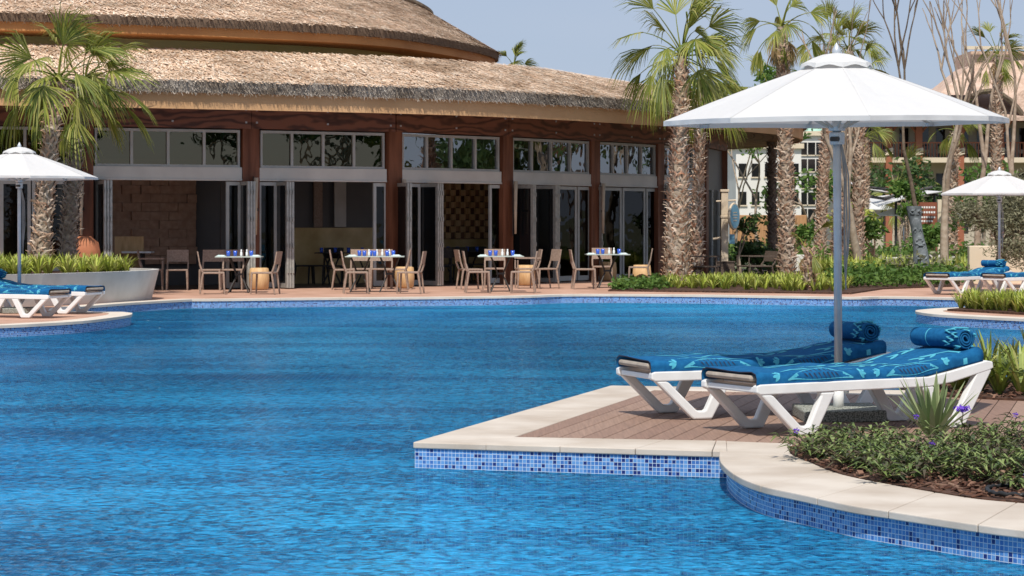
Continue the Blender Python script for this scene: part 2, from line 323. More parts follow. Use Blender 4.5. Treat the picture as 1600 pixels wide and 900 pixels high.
    tr = t.nodes.new('ShaderNodeBsdfTransparent'); tr.inputs[0].default_value = (.30, .75, .95, 1)
    fa = t.nodes.new('ShaderNodeMapRange'); fa.inputs['From Min'].default_value = .36; fa.inputs['From Max'].default_value = .64; fa.inputs['To Min'].default_value = .85; fa.inputs['To Max'].default_value = .05; sk = nz(.9, (.22, 1.1, 1), 4, .5); ks = t.nodes.new('ShaderNodeMath'); ks.operation = 'MULTIPLY_ADD'; ks.inputs[1].default_value = .5; L(sk, ks.inputs[0]); hf = t.nodes.new('ShaderNodeMath'); hf.operation = 'SUBTRACT'; hf.inputs[1].default_value = .25; L(a, hf.inputs[0]); L(hf.outputs[0], ks.inputs[2]); L(ks.outputs[0], fa.inputs[0])
    m1 = t.nodes.new('ShaderNodeMixShader'); L(fa.outputs[0], m1.inputs[0]); L(df.outputs[0], m1.inputs[1]); L(tr.outputs[0], m1.inputs[2])
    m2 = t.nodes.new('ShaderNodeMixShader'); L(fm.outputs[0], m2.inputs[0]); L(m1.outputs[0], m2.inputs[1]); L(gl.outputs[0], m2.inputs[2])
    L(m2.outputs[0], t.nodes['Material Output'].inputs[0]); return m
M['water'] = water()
def glass(k=1.0, add=.26, col=(.8, .8, .8, 1)):
    m, t, b, L = nodes('window_glass'); t.nodes.remove(b)
    tc = t.nodes.new('ShaderNodeTexCoord'); n = t.nodes.new('ShaderNodeTexNoise'); n.inputs['Scale'].default_value = 1.3; L(tc.outputs['Object'], n.inputs['Vector'])
    bp = t.nodes.new('ShaderNodeBump'); bp.inputs['Strength'].default_value = .3; bp.inputs['Distance'].default_value = .03; L(n.outputs['Fac'], bp.inputs['Height'])
    fr = t.nodes.new('ShaderNodeFresnel'); fr.inputs[0].default_value = 1.5
    ad = t.nodes.new('ShaderNodeMath'); ad.operation = 'MULTIPLY_ADD'; ad.use_clamp = True; ad.inputs[1].default_value = k; ad.inputs[2].default_value = add; L(fr.outputs[0], ad.inputs[0])
    ge = t.nodes.new('ShaderNodeNewGeometry'); bf = t.nodes.new('ShaderNodeMath'); bf.operation = 'SUBTRACT'; bf.inputs[0].default_value = 1; L(ge.outputs['Backfacing'], bf.inputs[1])
    an = t.nodes.new('ShaderNodeMath'); an.operation = 'MULTIPLY'; L(ad.outputs[0], an.inputs[0]); L(bf.outputs[0], an.inputs[1]); ad = an
    gl = t.nodes.new('ShaderNodeBsdfGlossy'); gl.inputs['Roughness'].default_value = .01; gl.inputs[0].default_value = col; L(bp.outputs[0], gl.inputs['Normal'])
    tr = t.nodes.new('ShaderNodeBsdfTransparent'); tr.inputs[0].default_value = (.30, .29, .26, 1); ms = t.nodes.new('ShaderNodeMixShader')
    L(ad.outputs[0], ms.inputs[0]); L(tr.outputs[0], ms.inputs[1]); L(gl.outputs[0], ms.inputs[2]); L(ms.outputs[0], t.nodes['Material Output'].inputs[0]); return m
M['glass'] = glass()
M['doorglass'] = glass(.5, .015)
M['brownglass'] = glass(.8, .12, (.80, .70, .48, 1))
def brickmat(name, c1, c2, mort, sx, sy, off=.5, msize=.01, bump=.5):
    m, t, b, L = nodes(name); u = t.nodes.new('ShaderNodeUVMap'); u.uv_map = 'UVMap'
    br = t.nodes.new('ShaderNodeTexBrick'); br.offset = off; br.inputs['Color1'].default_value = (*c1, 1); br.inputs['Color2'].default_value = (*c2, 1); br.inputs['Mortar'].default_value = (*mort, 1)
    br.inputs['Scale'].default_value = 1; br.inputs['Brick Width'].default_value = sx; br.inputs['Row Height'].default_value = sy; br.inputs['Mortar Size'].default_value = msize
    L(u.outputs[0], br.inputs['Vector']); L(br.outputs['Color'], b.inputs['Base Color']); b.inputs['Roughness'].default_value = .7
    return m
M['checker'] = brickmat('wood_checker', (.46, .24, .115), (.11, .04, .02), (.10, .05, .03), .17, .155, .0)
M['marble'] = mk('ochre_marble', (.50, .34, .14), (.74, .56, .28), 1.5, .25)
M['blocks'] = mk('relief_block', (.42, .25, .17), (.52, .33, .23), 8, .85, .3)
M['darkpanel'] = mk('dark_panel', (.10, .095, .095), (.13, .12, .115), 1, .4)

# ------------------------------------------------------------------ water, land, coping
WZ = -.165
def curve(pts, n=6):
    out = []; P = [Vector((p[0], p[1])) for p in pts]
    for i in range(len(P) - 1):
        p0 = P[max(i - 1, 0)]; p1 = P[i]; p2 = P[i + 1]; p3 = P[min(i + 2, len(P) - 1)]
        for k in range(n):
            t = k / n
            out.append(.5 * ((2 * p1) + (p2 - p0) * t + (2 * p0 - 5 * p1 + 4 * p2 - p3) * t * t + (3 * p1 - p0 - 3 * p2 + p3) * t ** 3))
    out.append(P[-1]); return [(p.x, p.y) for p in out]
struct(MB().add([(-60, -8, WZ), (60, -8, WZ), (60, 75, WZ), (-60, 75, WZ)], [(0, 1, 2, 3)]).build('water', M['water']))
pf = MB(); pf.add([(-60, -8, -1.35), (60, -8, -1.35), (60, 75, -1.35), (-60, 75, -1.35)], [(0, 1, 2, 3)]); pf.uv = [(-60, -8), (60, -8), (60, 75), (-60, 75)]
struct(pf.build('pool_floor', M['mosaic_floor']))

o_ = MB().lathe([(.0, -1.345), (.40, -1.345), (.40, -1.33), (0, -1.33)], 24).build('pool_drain', M['mattress_edge'], loc=(-1.19, 18.6, 0)); tag(o_, 'dark round drain cover on the pool floor', 'drain')
def mosaic_wall(name, pts, z0=-1.35, z1=-.035, off=0.0):
    mb = MB(); mb.uv = []; u = 0; prev = None
    for i, p in enumerate(pts):
        if prev is not None: u += math.dist(p, prev)
        prev = p; mb.v += [(p[0], p[1], z0), (p[0], p[1], z1)]; mb.uv += [(u, z0 - z1), (u, 0)]
    mb.f = [(2 * i, 2 * i + 2, 2 * i + 3, 2 * i + 1) for i in range(len(pts) - 1)]; mb.mi = [0] * len(mb.f)
    return struct(mb.build(name, M['mosaic']))
def offs(pts, d):
    """shift an open line sideways (positive: to its left)"""
    out = []
    for i, p in enumerate(pts):
        a = Vector(pts[max(i - 1, 0)]); b = Vector(pts[i]); c = Vector(pts[min(i + 1, len(pts) - 1)])
        n1 = (b - a); n2 = (c - b)
        n1 = Vector((-n1.y, n1.x)).normalized() if n1.length > 1e-6 else None
        n2 = Vector((-n2.y, n2.x)).normalized() if n2.length > 1e-6 else None
        if n1 is None: n1 = n2
        if n2 is None: n2 = n1
        n = (n1 + n2).normalized(); k = max(.5, n.dot(n1)); out.append((b.x + n.x * d / k, b.y + n.y * d / k))
    return out
def coping(name, outer, inner, mat, joint=1.0, z0=-.035, z1=.006):
    """slabs between two matched lines, with a fine gap at each joint"""
    mb = MB(); acc = 0; start = True
    n = len(outer); seg = []
    Ls = [0]
    for i in range(1, n): Ls.append(Ls[-1] + math.dist(outer[i], outer[i - 1]))
    cuts = [k * joint for k in range(int(Ls[-1] / joint) + 1)] + [Ls[-1]]
    def at(line, l):
        for i in range(1, n):
            if l <= Ls[i] + 1e-9:
                t = (l - Ls[i - 1]) / max(Ls[i] - Ls[i - 1], 1e-9); return (line[i - 1][0] + (line[i][0] - line[i - 1][0]) * t, line[i - 1][1] + (line[i][1] - line[i - 1][1]) * t)
        return line[-1]
    for a, b in zip(cuts[:-1], cuts[1:]):
        if b - a < .02: continue
        a2, b2 = a + .002, b - .002
        ls = [a2] + [l for l in Ls if a2 + .01 < l < b2 - .01] + [b2]
        po = [at(outer, l) for l in ls]; pi = [at(inner, l) for l in ls]
        k = len(ls); vs = []
        for z in (z0, z1): vs += [(x, y, z) for x, y in po] + [(x, y, z) for x, y in pi]
        fs = []
        for i in range(k - 1):
            fs += [(i, k + i, k + i + 1, i + 1), (2 * k + i, 2 * k + i + 1, 3 * k + i + 1, 3 * k + i), (i, i + 1, 2 * k + i + 1, 2 * k + i), (k + i, 3 * k + i, 3 * k + i + 1, k + i + 1)]
        fs += [(0, 2 * k, 3 * k, k), (k - 1, 2 * k - 1, 4 * k - 1, 3 * k - 1)]
        mb.add(vs, fs)
    return struct(mb.build(name, mat, bevel=.006 if mat is M['coping'] else 0))

# far bank, from the peninsula round the cove and along the terrace
pen = curve([G(-500, 530), G(-250, 519), G(0, 509), G(63, 506), G(127, 502), G(175, 496.5), G(200, 492.5), G(204, 489.5)], 4)
pen += [G(190, 487.8), G(150, 487.6)]
cove = curve([G(108, 486), G(118, 480.5), G(190, 474.5), G(243, 471), G(299, 468)], 5)
far = curve([G(299.5, 468.3), G(500, 466), G(650, 465), G(809, 463), G(897, 460.5), G(1050, 461), G(1200, 463), G(1330, 465), G(1384, 464), G(1487, 466), G(1600, 470), G(1750, 476)], 5)
bank = pen + cove + far[1:]
bank = bank + [G(1900, 480)]
land = bank + [(60, 38), (60, 74), (-60, 74), (-60, 30), (-20, 28)]
struct(MB().prism(land, -1.35, -.004).build('terrace_paving', M['paving']))
mosaic_wall('pool_wall', offs(bank, -.012))
coping('pool_coping', offs(bank, -.03), offs(bank, .34), M['coping_far'], 1.2)
struct(MB().add([(-700, 70, -.06), (700, 70, -.06), (700, 1600, -.06), (-700, 1600, -.06)], [(0, 1, 2, 3)]).build('ground', M['ground']))
struct(MB().add([(-700, 70, -.06), (-700, -300, -.06), (-59, -300, -.06), (-59, 70, -.06), (59, 70, -.06), (59, -300, -.06), (700, -300, -.06), (700, 70, -.06), (-59, -8, -.06), (59, -8, -.06), ], [(0, 1, 2, 3), (4, 5, 6, 7), (2, 5, 9, 8)]).build('ground', M['ground']))
# island on the far side, left of the frame edge is open water
isl = curve([G(1900, 512), G(1750, 505), G(1600, 498.5), G(1544, 496), G(1469, 492), G(1440, 488.5), G(1433, 486), G(1445, 484), G(1490, 481), G(1600, 479), G(1900, 482)], 5)[::-1]
struct(MB().prism(isl, -1.35, -.004).build('island_paving', M['paving']))
mosaic_wall('pool_wall', offs(isl, -.012) )
coping('pool_coping', offs(isl, -.03), offs(isl, .42), M['coping_far'], 1.2)

# near platform
A = Vector(G(650, 692)); B = Vector(G(1137, 706)); C = Vector(G(958, 603.5)); Dp = Vector(G(1436, 611))
cv = curve([G(1136, 708), G(1139, 724), G(1163, 744), G(1202, 760), G(1262, 773), G(1337, 789.5), G(1397, 799), G(1469, 810), G(1544, 821), G(1600, 828), G(1760, 846), G(2000, 860)], 6)
plat = [tuple(C), tuple(A), tuple(B)] + cv + [(9, 10), (9, 21.5), tuple(Dp)]
struct(MB().prism(plat, -1.35, -.04).build('platform', M['coping']))
mosaic_wall('pool_wall', offs([tuple(Dp), tuple(C), tuple(A), tuple(B)], -.006), off=0)
mosaic_wall('pool_wall', offs(cv, -.004))
inn = [G(1232, 694), G(1233, 703), G(1238, 712), G(1262, 722), G(1300, 738), G(1337, 748), G(1394, 759), G(1450, 769), G(1525, 781), G(1600, 788), G(1760, 802), G(2000, 815)]
inn = curve(inn, 6)
def matched(a, b):
    """resample b to the same number of points as a"""
    Ls = [0]
    for i in range(1, len(b)): Ls.append(Ls[-1] + math.dist(b[i], b[i - 1]))
    La = [0]
    for i in range(1, len(a)): La.append(La[-1] + math.dist(a[i], a[i - 1]))
    out = []
    for l in La:
        t = l / La[-1] * Ls[-1]
        for i in range(1, len(b)):
            if t <= Ls[i] + 1e-9:
                k = (t - Ls[i - 1]) / max(Ls[i] - Ls[i - 1], 1e-9); out.append((b[i - 1][0] + (b[i][0] - b[i - 1][0]) * k, b[i - 1][1] + (b[i][1] - b[i - 1][1]) * k)); break
    return out
cin = G(803, 684); fr_in = G(1232, 695.5)
coping('pool_coping', [tuple(A + (A - B).normalized() * .02 + Vector((0, -.02))), tuple(B + Vector((-.003, -.02)))], [cin, G(1135, 690)], M['coping'], .5)
coping('pool_coping', offs(cv, -.048), matched(cv, inn), M['coping'], .62)
struct(MB().prism([G(1135.2, 690), G(1238, 694), G(1236, 722), G(1160, 735), G(1139, 722), G(1136.3, 706.5)], -.037, .003).build('pool_coping', M['coping']))
coping('pool_coping', [tuple(C + Vector((-.02, .02))), tuple(A + (A - B).normalized() * .02 + Vector((0, -.015)))], [G(1023, 610), cin], M['coping'], .95)
coping('pool_coping', [tuple(Dp), tuple(C + Vector((-.02, .02)))], [G(1434, 619), G(1023, 610)], M['coping'], .8)
# deck boards, running away from the camera at 15 degrees
bd = MB(); ang = R(15.2); ud = Vector((math.sin(ang), math.cos(ang))); vd = Vector((math.cos(ang), -math.sin(ang)))
front0 = Vector(cin); front1 = Vector(G(1232, 694)); fdir = (front1 - front0).normalized()
rear0 = Vector(G(1023, 610)); rear1 = Vector(G(1434, 618.5)); rdir = (rear1 - rear0).normalized()
bw = .148; k = 0
def hit(o, d, p, q):   # distance from o along d to the line p + t q
    den = d.x * q.y - d.y * q.x; w = p - o; return (w.x * q.y - w.y * q.x) / den
while k < 46:
    a0 = front0 + vd * (k * bw + .003); a1 = front0 + vd * ((k + 1) * bw - .003)
    q = [a0 + ud * hit(a0, ud, front0, fdir), a1 + ud * hit(a1, ud, front0, fdir), a1 + ud * hit(a1, ud, rear0, rdir), a0 + ud * hit(a0, ud, rear0, rdir)]
    bd.prism([tuple(p) for p in q], -.03, .002); k += 1
struct(bd.build('deck_boards', M['board'], bevel=.003))
struct(MB().prism([G(1100, 688.5), G(1023, 611), G(1434, 619), (8.9, 18.3), (8.9, 13)], -.039, -.031).build('deck_base', M['dark']))
# planting soil: front bed and the bed behind the loungers
bedf = [G(1240, 700), *inn[8:], (8.9, 13.2), G(1600, 704), G(1400, 702)]
struct(MB().prism(bedf, -.036, .012).build('planting_bed', M['soil']))
bedb = curve([G(1405, 607), G(1450, 619), G(1500, 622), G(1600, 627), G(1800, 632)], 4) + [(9, 21), G(1500, 596), G(1415, 600)]
struct(MB().prism(bedb, -.036, .02).build('planting_bed', M['soil']))
beds = [G(950, 455), G(1330, 459.5), G(1380, 452), G(1500, 447.5), G(1500, 430), G(1230, 425), G(1040, 437), G(985, 442)]
struct(MB().prism(beds, -.02, .03).build('planting_bed', M['soil']))
bedi = [G(1480, 485.5), G(1600, 492), G(1900, 499), G(1900, 484), G(1600, 481.5), G(1520, 482)]
struct(MB().prism(bedi, -.02, .03).build('planting_bed', M['soil']))

# ------------------------------------------------------------------ round restaurant
random.seed(5)
wall = curve([(-24, 47.4), (-16, 48.2), (-12.6, 48.8), (-9.28, 49.9), (-5.86, 51.4), (-2.75, 53.1), (-.18, 55.6), (2.05, 58.6), (3.9, 61.2), (5.35, 64), (6.15, 67.3), (6.0, 71), (4.2, 75), (0, 78)], 10)
def wall_px(px):
    for a, b in zip(wall[:-1], wall[1:]):
        xa = 800 + a[0] * F / a[1]; xb = 800 + b[0] * F / b[1]
        if xa <= px <= xb: t = (px - xa) / (xb - xa); return Vector((a[0] + (b[0] - a[0]) * t, a[1] + (b[1] - a[1]) * t))
rest = thing('round_restaurant', 'round open-fronted restaurant with two thatched roofs behind the pool terrace', 'building', (0, 0, 0))
cols_px = [-130, 130, 390, 614, 789, 926, 1028, 1100]
CP = [wall_px(p) for p in cols_px] + [Vector((6.18, 67.4)), Vector((6.0, 71))]
CP[0] = Vector((-13.6, 48.7))
def frame(a, b):
    d = (b - a); L_ = d.length; d.normalize(); return Matrix(((d.x, d.y, 0, a.x), (d.y, -d.x, 0, a.y), (0, 0, 1, 0), (0, 0, 0, 1))), L_
# local: x along the bay, y outward (to the pool), z up
for i, p in enumerate(CP[:-1]):
    q = CP[i + 1] if i + 1 < len(CP) else CP[i]; Mx, _ = frame(p, q)
    c = MB().box(-.2, .2, -.25, .10, 0, 3.62, Mx).build('column', M['timber'], rest)
for i in range(len(CP) - 1):
    Mx, Lb = frame(CP[i], CP[i + 1]); w = .24 if i not in (5, 6) else .21
    mb = MB().box(.0, Lb, -.18, .13, 3.56, 4.14, Mx); beam = mb.build('beam', M['beam'], rest)
    for x in (.12, Lb - .12, Lb * .52):
        for z in (3.70, 3.98): MB().box(x - .02, x + .02, .13, .145, z - .02, z + .02, Mx).build('bolt', M['steel'], beam)
    if i >= 7: 
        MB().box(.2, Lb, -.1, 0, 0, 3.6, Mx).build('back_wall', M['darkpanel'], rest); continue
    x0, x1 = w, Lb - w
    fr = MB().box(x0, x1, -.05, .06, 3.47, 3.53, Mx).box(x0, x1, -.05, .06, 2.70, 2.75, Mx)
    fr.box(x0, x0 + .05, -.05, .055, 2.75, 3.47, Mx).box(x1 - .05, x1, -.05, .055, 2.75, 3.47, Mx)
    nm = 4; ws = (x1 - x0)
    for k in range(1, nm): fr.box(x0 + ws * k / nm - .03, x0 + ws * k / nm + .03, -.05, .052, 2.75, 3.47, Mx)
    wn = fr.build('window', M['alu'], rest)
    for k in range(nm): MB().box(x0 + ws * k / nm + .03, x0 + ws * (k + 1) / nm - .03, -.012, .0, 2.75, 3.47, Mx).build('pane', M['brownglass' if i <= 2 else 'glass'], wn)
    MB().box(x0 - .04, x1 + .04, -.08, .09, 2.44, 2.70, Mx).box(x0 - .04, x1 + .04, -.08, .11, 2.40, 2.44, Mx)  .build('lintel_panel', M['lintel'], rest, bevel=.006)

def leaf_door(Mx, x0, x1, y, name='door'):
    f = MB().box(x0, x0 + .07, y - .025, y + .025, .02, 2.38, Mx).box(x1 - .07, x1, y - .025, y + .025, .02, 2.38, Mx)
    f.box(x0 + .07, x1 - .07, y - .024, y + .024, .02, .14, Mx).box(x0 + .07, x1 - .07, y - .024, y + .024, 2.30, 2.38, Mx)
    d = f.build('folding_door', M['alu'], rest)
    MB().box(x0 + .07, x1 - .07, y - .006, y + .006, .14, 2.30, Mx).build('door_glass', M['doorglass'], d)
def stack(Mx, x, n=3, depth=.72):
    """folded leaves standing edge-on, drawn out towards the terrace"""
    for k in range(n):
        xx = x + k * .065
        f = MB().box(xx, xx + .05, -.12, -.06, .02, 2.38, Mx).box(xx, xx + .05, depth - .18, depth - .1, .02, 2.38, Mx)
        f.box(xx + .002, xx + .048, -.06, depth - .18, .02, .12, Mx).box(xx + .002, xx + .048, -.06, depth - .18, 2.30, 2.38, Mx)
        for z in (.35, .9, 1.5, 2.1): f.box(xx + .012, xx + .04, depth - .1, depth - .075, z, z + .1, Mx)
        d = f.build('folded_door', M['alu_light'], rest); MB().box(xx + .02, xx + .03, -.06, depth - .18, .12, 2.30, Mx).build('door_glass', M['dark_glass'], d)
def bx(i, px):
    """pixel column of the photograph to distance along bay i (plan setting-out only)"""
    Mx, Lb = frame(CP[i], CP[i + 1]); d = (CP[i + 1] - CP[i]).normalized(); a = CP[i]; k = (px - 800) / F
    return (k * a.y - a.x) / (d.x - k * d.y)
Mx, Lb = frame(CP[0], CP[1]); leaf_door(Mx, bx(0, -60), bx(0, 0), 0); leaf_door(Mx, bx(0, 0), bx(0, 48), 0); leaf_door(Mx, bx(0, 50), bx(0, 112), 0)
Mx, Lb = frame(CP[1], CP[2]); stack(Mx, bx(1, 152), 3); leaf_door(Mx, bx(1, 353), bx(1, 376), 0); stack(Mx, bx(1, 374), 3)
Mx, Lb = frame(CP[2], CP[3]); leaf_door(Mx, bx(2, 403), bx(2, 432), 0); stack(Mx, bx(2, 431), 3); leaf_door(Mx, bx(2, 583), bx(2, 604), 0); leaf_door(Mx, .06 + bx(2, 603), bx(2, 622), 0); stack(Mx, bx(2, 618), 2)
Mx, Lb = frame(CP[3], CP[4]); leaf_door(Mx, bx(3, 629), bx(3, 656), 0); stack(Mx, bx(3, 656), 3); leaf_door(Mx, bx(3, 764), bx(3, 786), 0)
Mx, Lb = frame(CP[4], CP[5]); stack(Mx, bx(4, 801), 2); leaf_door(Mx, bx(4, 812), bx(4, 836), 0); stack(Mx, bx(4, 836), 3); leaf_door(Mx, bx(4, 864), bx(4, 900), 0); leaf_door(Mx, bx(4, 902), bx(4, 921), 0)
Mx, Lb = frame(CP[5], CP[6]); stack(Mx, bx(5, 930), 1, .3)
for a, b in ((936, 970), (972, 1007), (1009, 1024)): leaf_door(Mx, bx(5, a), bx(5, b), 0)
Mx, Lb = frame(CP[6], CP[7])
for a, b in ((1032, 1064), (1066, 1095)): leaf_door(Mx, bx(6, a), bx(6, b), 0)
pA = CP[7]; Mx, Lb = frame(CP[7], CP[8])
MB().box(.05, Lb, -.08, .0, 0, 2.4, Mx).build('dark_screen', M['darkpanel'], rest)
for x in (.35, 1.2, 2.4): MB().box(x, x + .12, .0, .05, 0, 2.4, Mx).build('screen_post', M['alu'], rest)

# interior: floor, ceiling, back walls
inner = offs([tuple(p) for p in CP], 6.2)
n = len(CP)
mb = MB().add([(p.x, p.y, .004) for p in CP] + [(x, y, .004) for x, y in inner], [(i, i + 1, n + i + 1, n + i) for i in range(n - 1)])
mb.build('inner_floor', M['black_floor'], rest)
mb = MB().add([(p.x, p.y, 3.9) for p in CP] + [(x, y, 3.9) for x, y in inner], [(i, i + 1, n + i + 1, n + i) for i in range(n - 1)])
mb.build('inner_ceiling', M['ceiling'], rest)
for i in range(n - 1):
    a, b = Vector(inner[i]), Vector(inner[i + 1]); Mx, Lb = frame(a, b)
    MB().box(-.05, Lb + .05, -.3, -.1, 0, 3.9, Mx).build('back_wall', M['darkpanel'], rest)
def ipanel(i, pxa, pxb, z0, z1, depth, mat, name, th=.08, uv=False):
    """panel standing at a given depth inside bay i"""
    a, b = CP[i], CP[i + 1]; d = (b - a).normalized(); nrm = Vector((-d.y, d.x)); a2 = a + nrm * depth
    def xx(px): k = (px - 800) / F; return (k * a2.y - a2.x) / (d.x - k * d.y)
    Mx, _ = frame(a2, a2 + d); x0, x1 = xx(pxa), xx(pxb)
    mb = MB().box(x0, x1, -th, 0, z0, z1, Mx)
    if uv: mb.uv = [(x, z) for z in (z0, z1) for y in (0, 1) for x in (x0, x1)]
    o = mb.build(name, mat, rest); return Mx, x0, x1, o
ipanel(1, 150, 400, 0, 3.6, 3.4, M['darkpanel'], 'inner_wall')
Mx, x0, x1, o = ipanel(1, 160, 306, .5, 2.95, 3.3, M['blocks'], 'block_wall', .03)
mb = MB(); nc = 5; cw = (x1 - x0) / nc; rh = .205
for r in range(12):
    for c in range(nc + 1):
        if r in (3, 4, 5) and c < 1.6 and False: continue
        xa = x0 + (c - .5 * (r % 2)) * cw; xb = xa + cw - .015; xa, xb = max(xa, x0), min(xb, x1)
        if xb - xa < .05: continue
        if c <= 1 and 2 <= r <= 4: continue
        z = .5 + r * rh; t = random.choice((.03, .09, .13)); vs_o = .04 if random.random() < .6 else 0
        mb.box(xa, xb, 0, t, z + .006, z + rh - .006, Mx)
mb.build('relief_blocks', M['blocks'], rest)
ipanel(1, 345, 356, 0, 2.9, 2.4, M['darkpanel'], 'inner_post')
ipanel(2, 425, 640, .0, 1.35, 3.2, M['marble'], 'marble_wainscot')
ipanel(2, 425, 640, 1.35, 3.4, 3.25, M['darkpanel'], 'dark_mirror')
for a, b, mm in ((491, 504, 'wicker'), (523, 541, 'concrete')): ipanel(2, a, b, 1.37, 2.7, 3.1, M[mm], 'stone_panel', .05)
ipanel(3, 630, 820, 0, 1.05, 3.0, M['marble'], 'low_wall')
ipanel(3, 630, 820, 1.05, 3.4, 3.05, M['checker'], 'checker_wall', .08, True)
mb = MB(); a, b = CP[3], CP[4]; Mx, xa, xb, o2 = ipanel(3, 640, 800, 2.9, 2.95, 3.0, M['timber'], 'wall_rail')
mb2 = MB(); r = 0
while r < 12:
    c = 0
    while xa + c * .17 < xb:
        if (r + c) % 2: mb2.box(xa + c * .17 + .004, xa + (c + 1) * .17 - .004, -.01, .05, 1.07 + r * .155 + .004, 1.07 + (r + 1) * .155 - .004, Mx)
        c += 1
    r += 1
mb2.build('checker_blocks', M['wood_pale'], rest)
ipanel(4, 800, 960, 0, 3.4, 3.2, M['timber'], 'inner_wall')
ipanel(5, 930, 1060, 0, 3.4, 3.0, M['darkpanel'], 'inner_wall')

# roofs: plan lines from eave to crest
def thatch_roof(name, eave, crest, z_e, z_c, parent, nblade, seed, blade=.42, yslant=0):
    """eave/crest matched plan lines; z_c(t) crest height; surface of rows plus loose straw"""
    rnd = random.Random(seed); n = len(eave); rows = 8; mb = MB()
    def P(i, t, f):
        i = min(i, n - 2); ex = eave[i][0] + (eave[i + 1][0] - eave[i][0]) * f; ey = eave[i][1] + (eave[i + 1][1] - eave[i][1]) * f
        cx = crest[i][0] + (crest[i + 1][0] - crest[i][0]) * f; cy = crest[i][1] + (crest[i + 1][1] - crest[i][1]) * f
        z = z_e + (z_c((i + f) / (n - 1)) - z_e) * t
        return Vector((ex + (cx - ex) * t, ey + (cy - ey) * t, z))
    for i in range(n):
        for r in range(rows + 1): p = P(i, r / rows, 0) if i < n - 1 else P(n - 2, r / rows, 1); mb.v.append((p.x, p.y, p.z - .02))
    mb.f = [(i * (rows + 1) + r, (i + 1) * (rows + 1) + r, (i + 1) * (rows + 1) + r + 1, i * (rows + 1) + r + 1) for i in range(n - 1) for r in range(rows)]
    mb.mi = [1] * len(mb.f)
    Lc = [0]
    for i in range(1, n): Lc.append(Lc[-1] + math.dist(eave[i], eave[i - 1]))
    import bisect
    for k in range(nblade):
        l = rnd.random() * Lc[-1]; i = min(max(bisect.bisect(Lc, l) - 1, 0), n - 2); f = (l - Lc[i]) / max(Lc[i + 1] - Lc[i], 1e-6); t = rnd.random()
        p = P(i, t, f); dn = (P(i, 0, f) - P(i, 1, f)).normalized(); al = (P(i, 0, 1) - P(i, 0, 0)).normalized(); nn = dn.cross(al).normalized()
        if nn.z < 0: nn = -nn
        th = rnd.gauss(yslant, .30); d = dn * math.cos(th) + al * math.sin(th); ll = blade * rnd.uniform(.5, 1.1); up = rnd.uniform(.006, .024)
        wd = rnd.uniform(.006, .016); sv = d.cross(nn) * wd
        a0 = p - d * ll * .5 + nn * .0; b0 = p + d * ll * .5 + nn * up
        mb.add([a0 - sv, a0 + sv, b0 + sv, b0 - sv], [(0, 1, 2, 3)])
    return mb.build(name, [STRAW, M['straw_base']], parent), P, Lc
def eave_edge(name, eave, z0, z1, mat, parent, dens, seed, drop=.1, inw=.35):
    rnd = random.Random(seed); mb = MB(); n = len(eave); ip = offs(eave, inw)
    vs = []
    for i in range(n): vs += [(eave[i][0], eave[i][1], z1), (eave[i][0], eave[i][1], (z0 + z1) / 2), (eave[i][0] * .97 + ip[i][0] * .03, eave[i][1] * .97 + ip[i][1] * .03, z0), (ip[i][0], ip[i][1], z0)]
    mb.add(vs, [(4 * i + k, 4 * i + 4 + k, 4 * i + 5 + k, 4 * i + 1 + k) for i in range(n - 1) for k in range(3)])
    for i in range(n - 1):
        a = Vector((*eave[i], 0)); b = Vector((*eave[i + 1], 0)); l = (b - a).length; d = (b - a) / max(l, 1e-6); o = Vector((d.y, -d.x, 0))
        for k in range(int(l * dens)):
            p = a + d * l * rnd.random(); z = rnd.uniform(z0, z1 + .02); q = p + Vector((0, 0, z)) - o * .02
            dr = (o * rnd.uniform(.3, 1.0) + Vector((0, 0, -rnd.uniform(.2, 1.2))) + d * rnd.gauss(0, .45)).normalized() * rnd.uniform(.03, drop + .01)
            s_ = d * rnd.uniform(.004, .010)
            mb.add([q - s_, q + s_, q + dr + s_ * .5, q + dr - s_ * .5], [(0, 1, 2, 3)])
    return mb.build(name, mat, parent)
eave1 = offs(wall, -2.45)
crest1 = offs(wall, -.15)
def zc1(t):
    return 5.28 if t < .48 else 5.28 - (t - .48) * 1.7
# inner crest follows the upper storey
roof1, P1, L1 = thatch_roof('lower_thatch', eave1, crest1, 4.44, zc1, rest, 52000, 1, .26)
eave_edge('thatch_edge', eave1, 4.20, 4.46, STRAWG, rest, 420, 2)
m3 = offs(eave1, .12); m4 = offs(eave1, .2)
mb = MB(); vs = []
for i in range(len(eave1)): vs += [(m3[i][0], m3[i][1], 4.22), (m3[i][0], m3[i][1], 3.86), (m4[i][0], m4[i][1], 3.86), (wall[i][0], wall[i][1], 3.98)]
mb.add(vs, [(4 * i, 4 * i + 4, 4 * i + 5, 4 * i + 1) for i in range(len(eave1) - 1)] + [(4 * i + 1, 4 * i + 5, 4 * i + 6, 4 * i + 2) for i in range(len(eave1) - 1)])
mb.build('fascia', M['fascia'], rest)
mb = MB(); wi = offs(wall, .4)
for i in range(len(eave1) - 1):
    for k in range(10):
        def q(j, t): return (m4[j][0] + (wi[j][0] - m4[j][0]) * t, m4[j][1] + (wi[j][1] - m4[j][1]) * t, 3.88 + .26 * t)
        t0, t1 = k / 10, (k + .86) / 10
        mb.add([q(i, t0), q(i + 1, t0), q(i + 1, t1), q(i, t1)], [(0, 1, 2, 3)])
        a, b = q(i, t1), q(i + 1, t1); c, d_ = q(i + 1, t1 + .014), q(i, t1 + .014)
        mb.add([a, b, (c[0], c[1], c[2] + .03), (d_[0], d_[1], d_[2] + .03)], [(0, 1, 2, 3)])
mb.build('soffit', M['soffit'], rest)
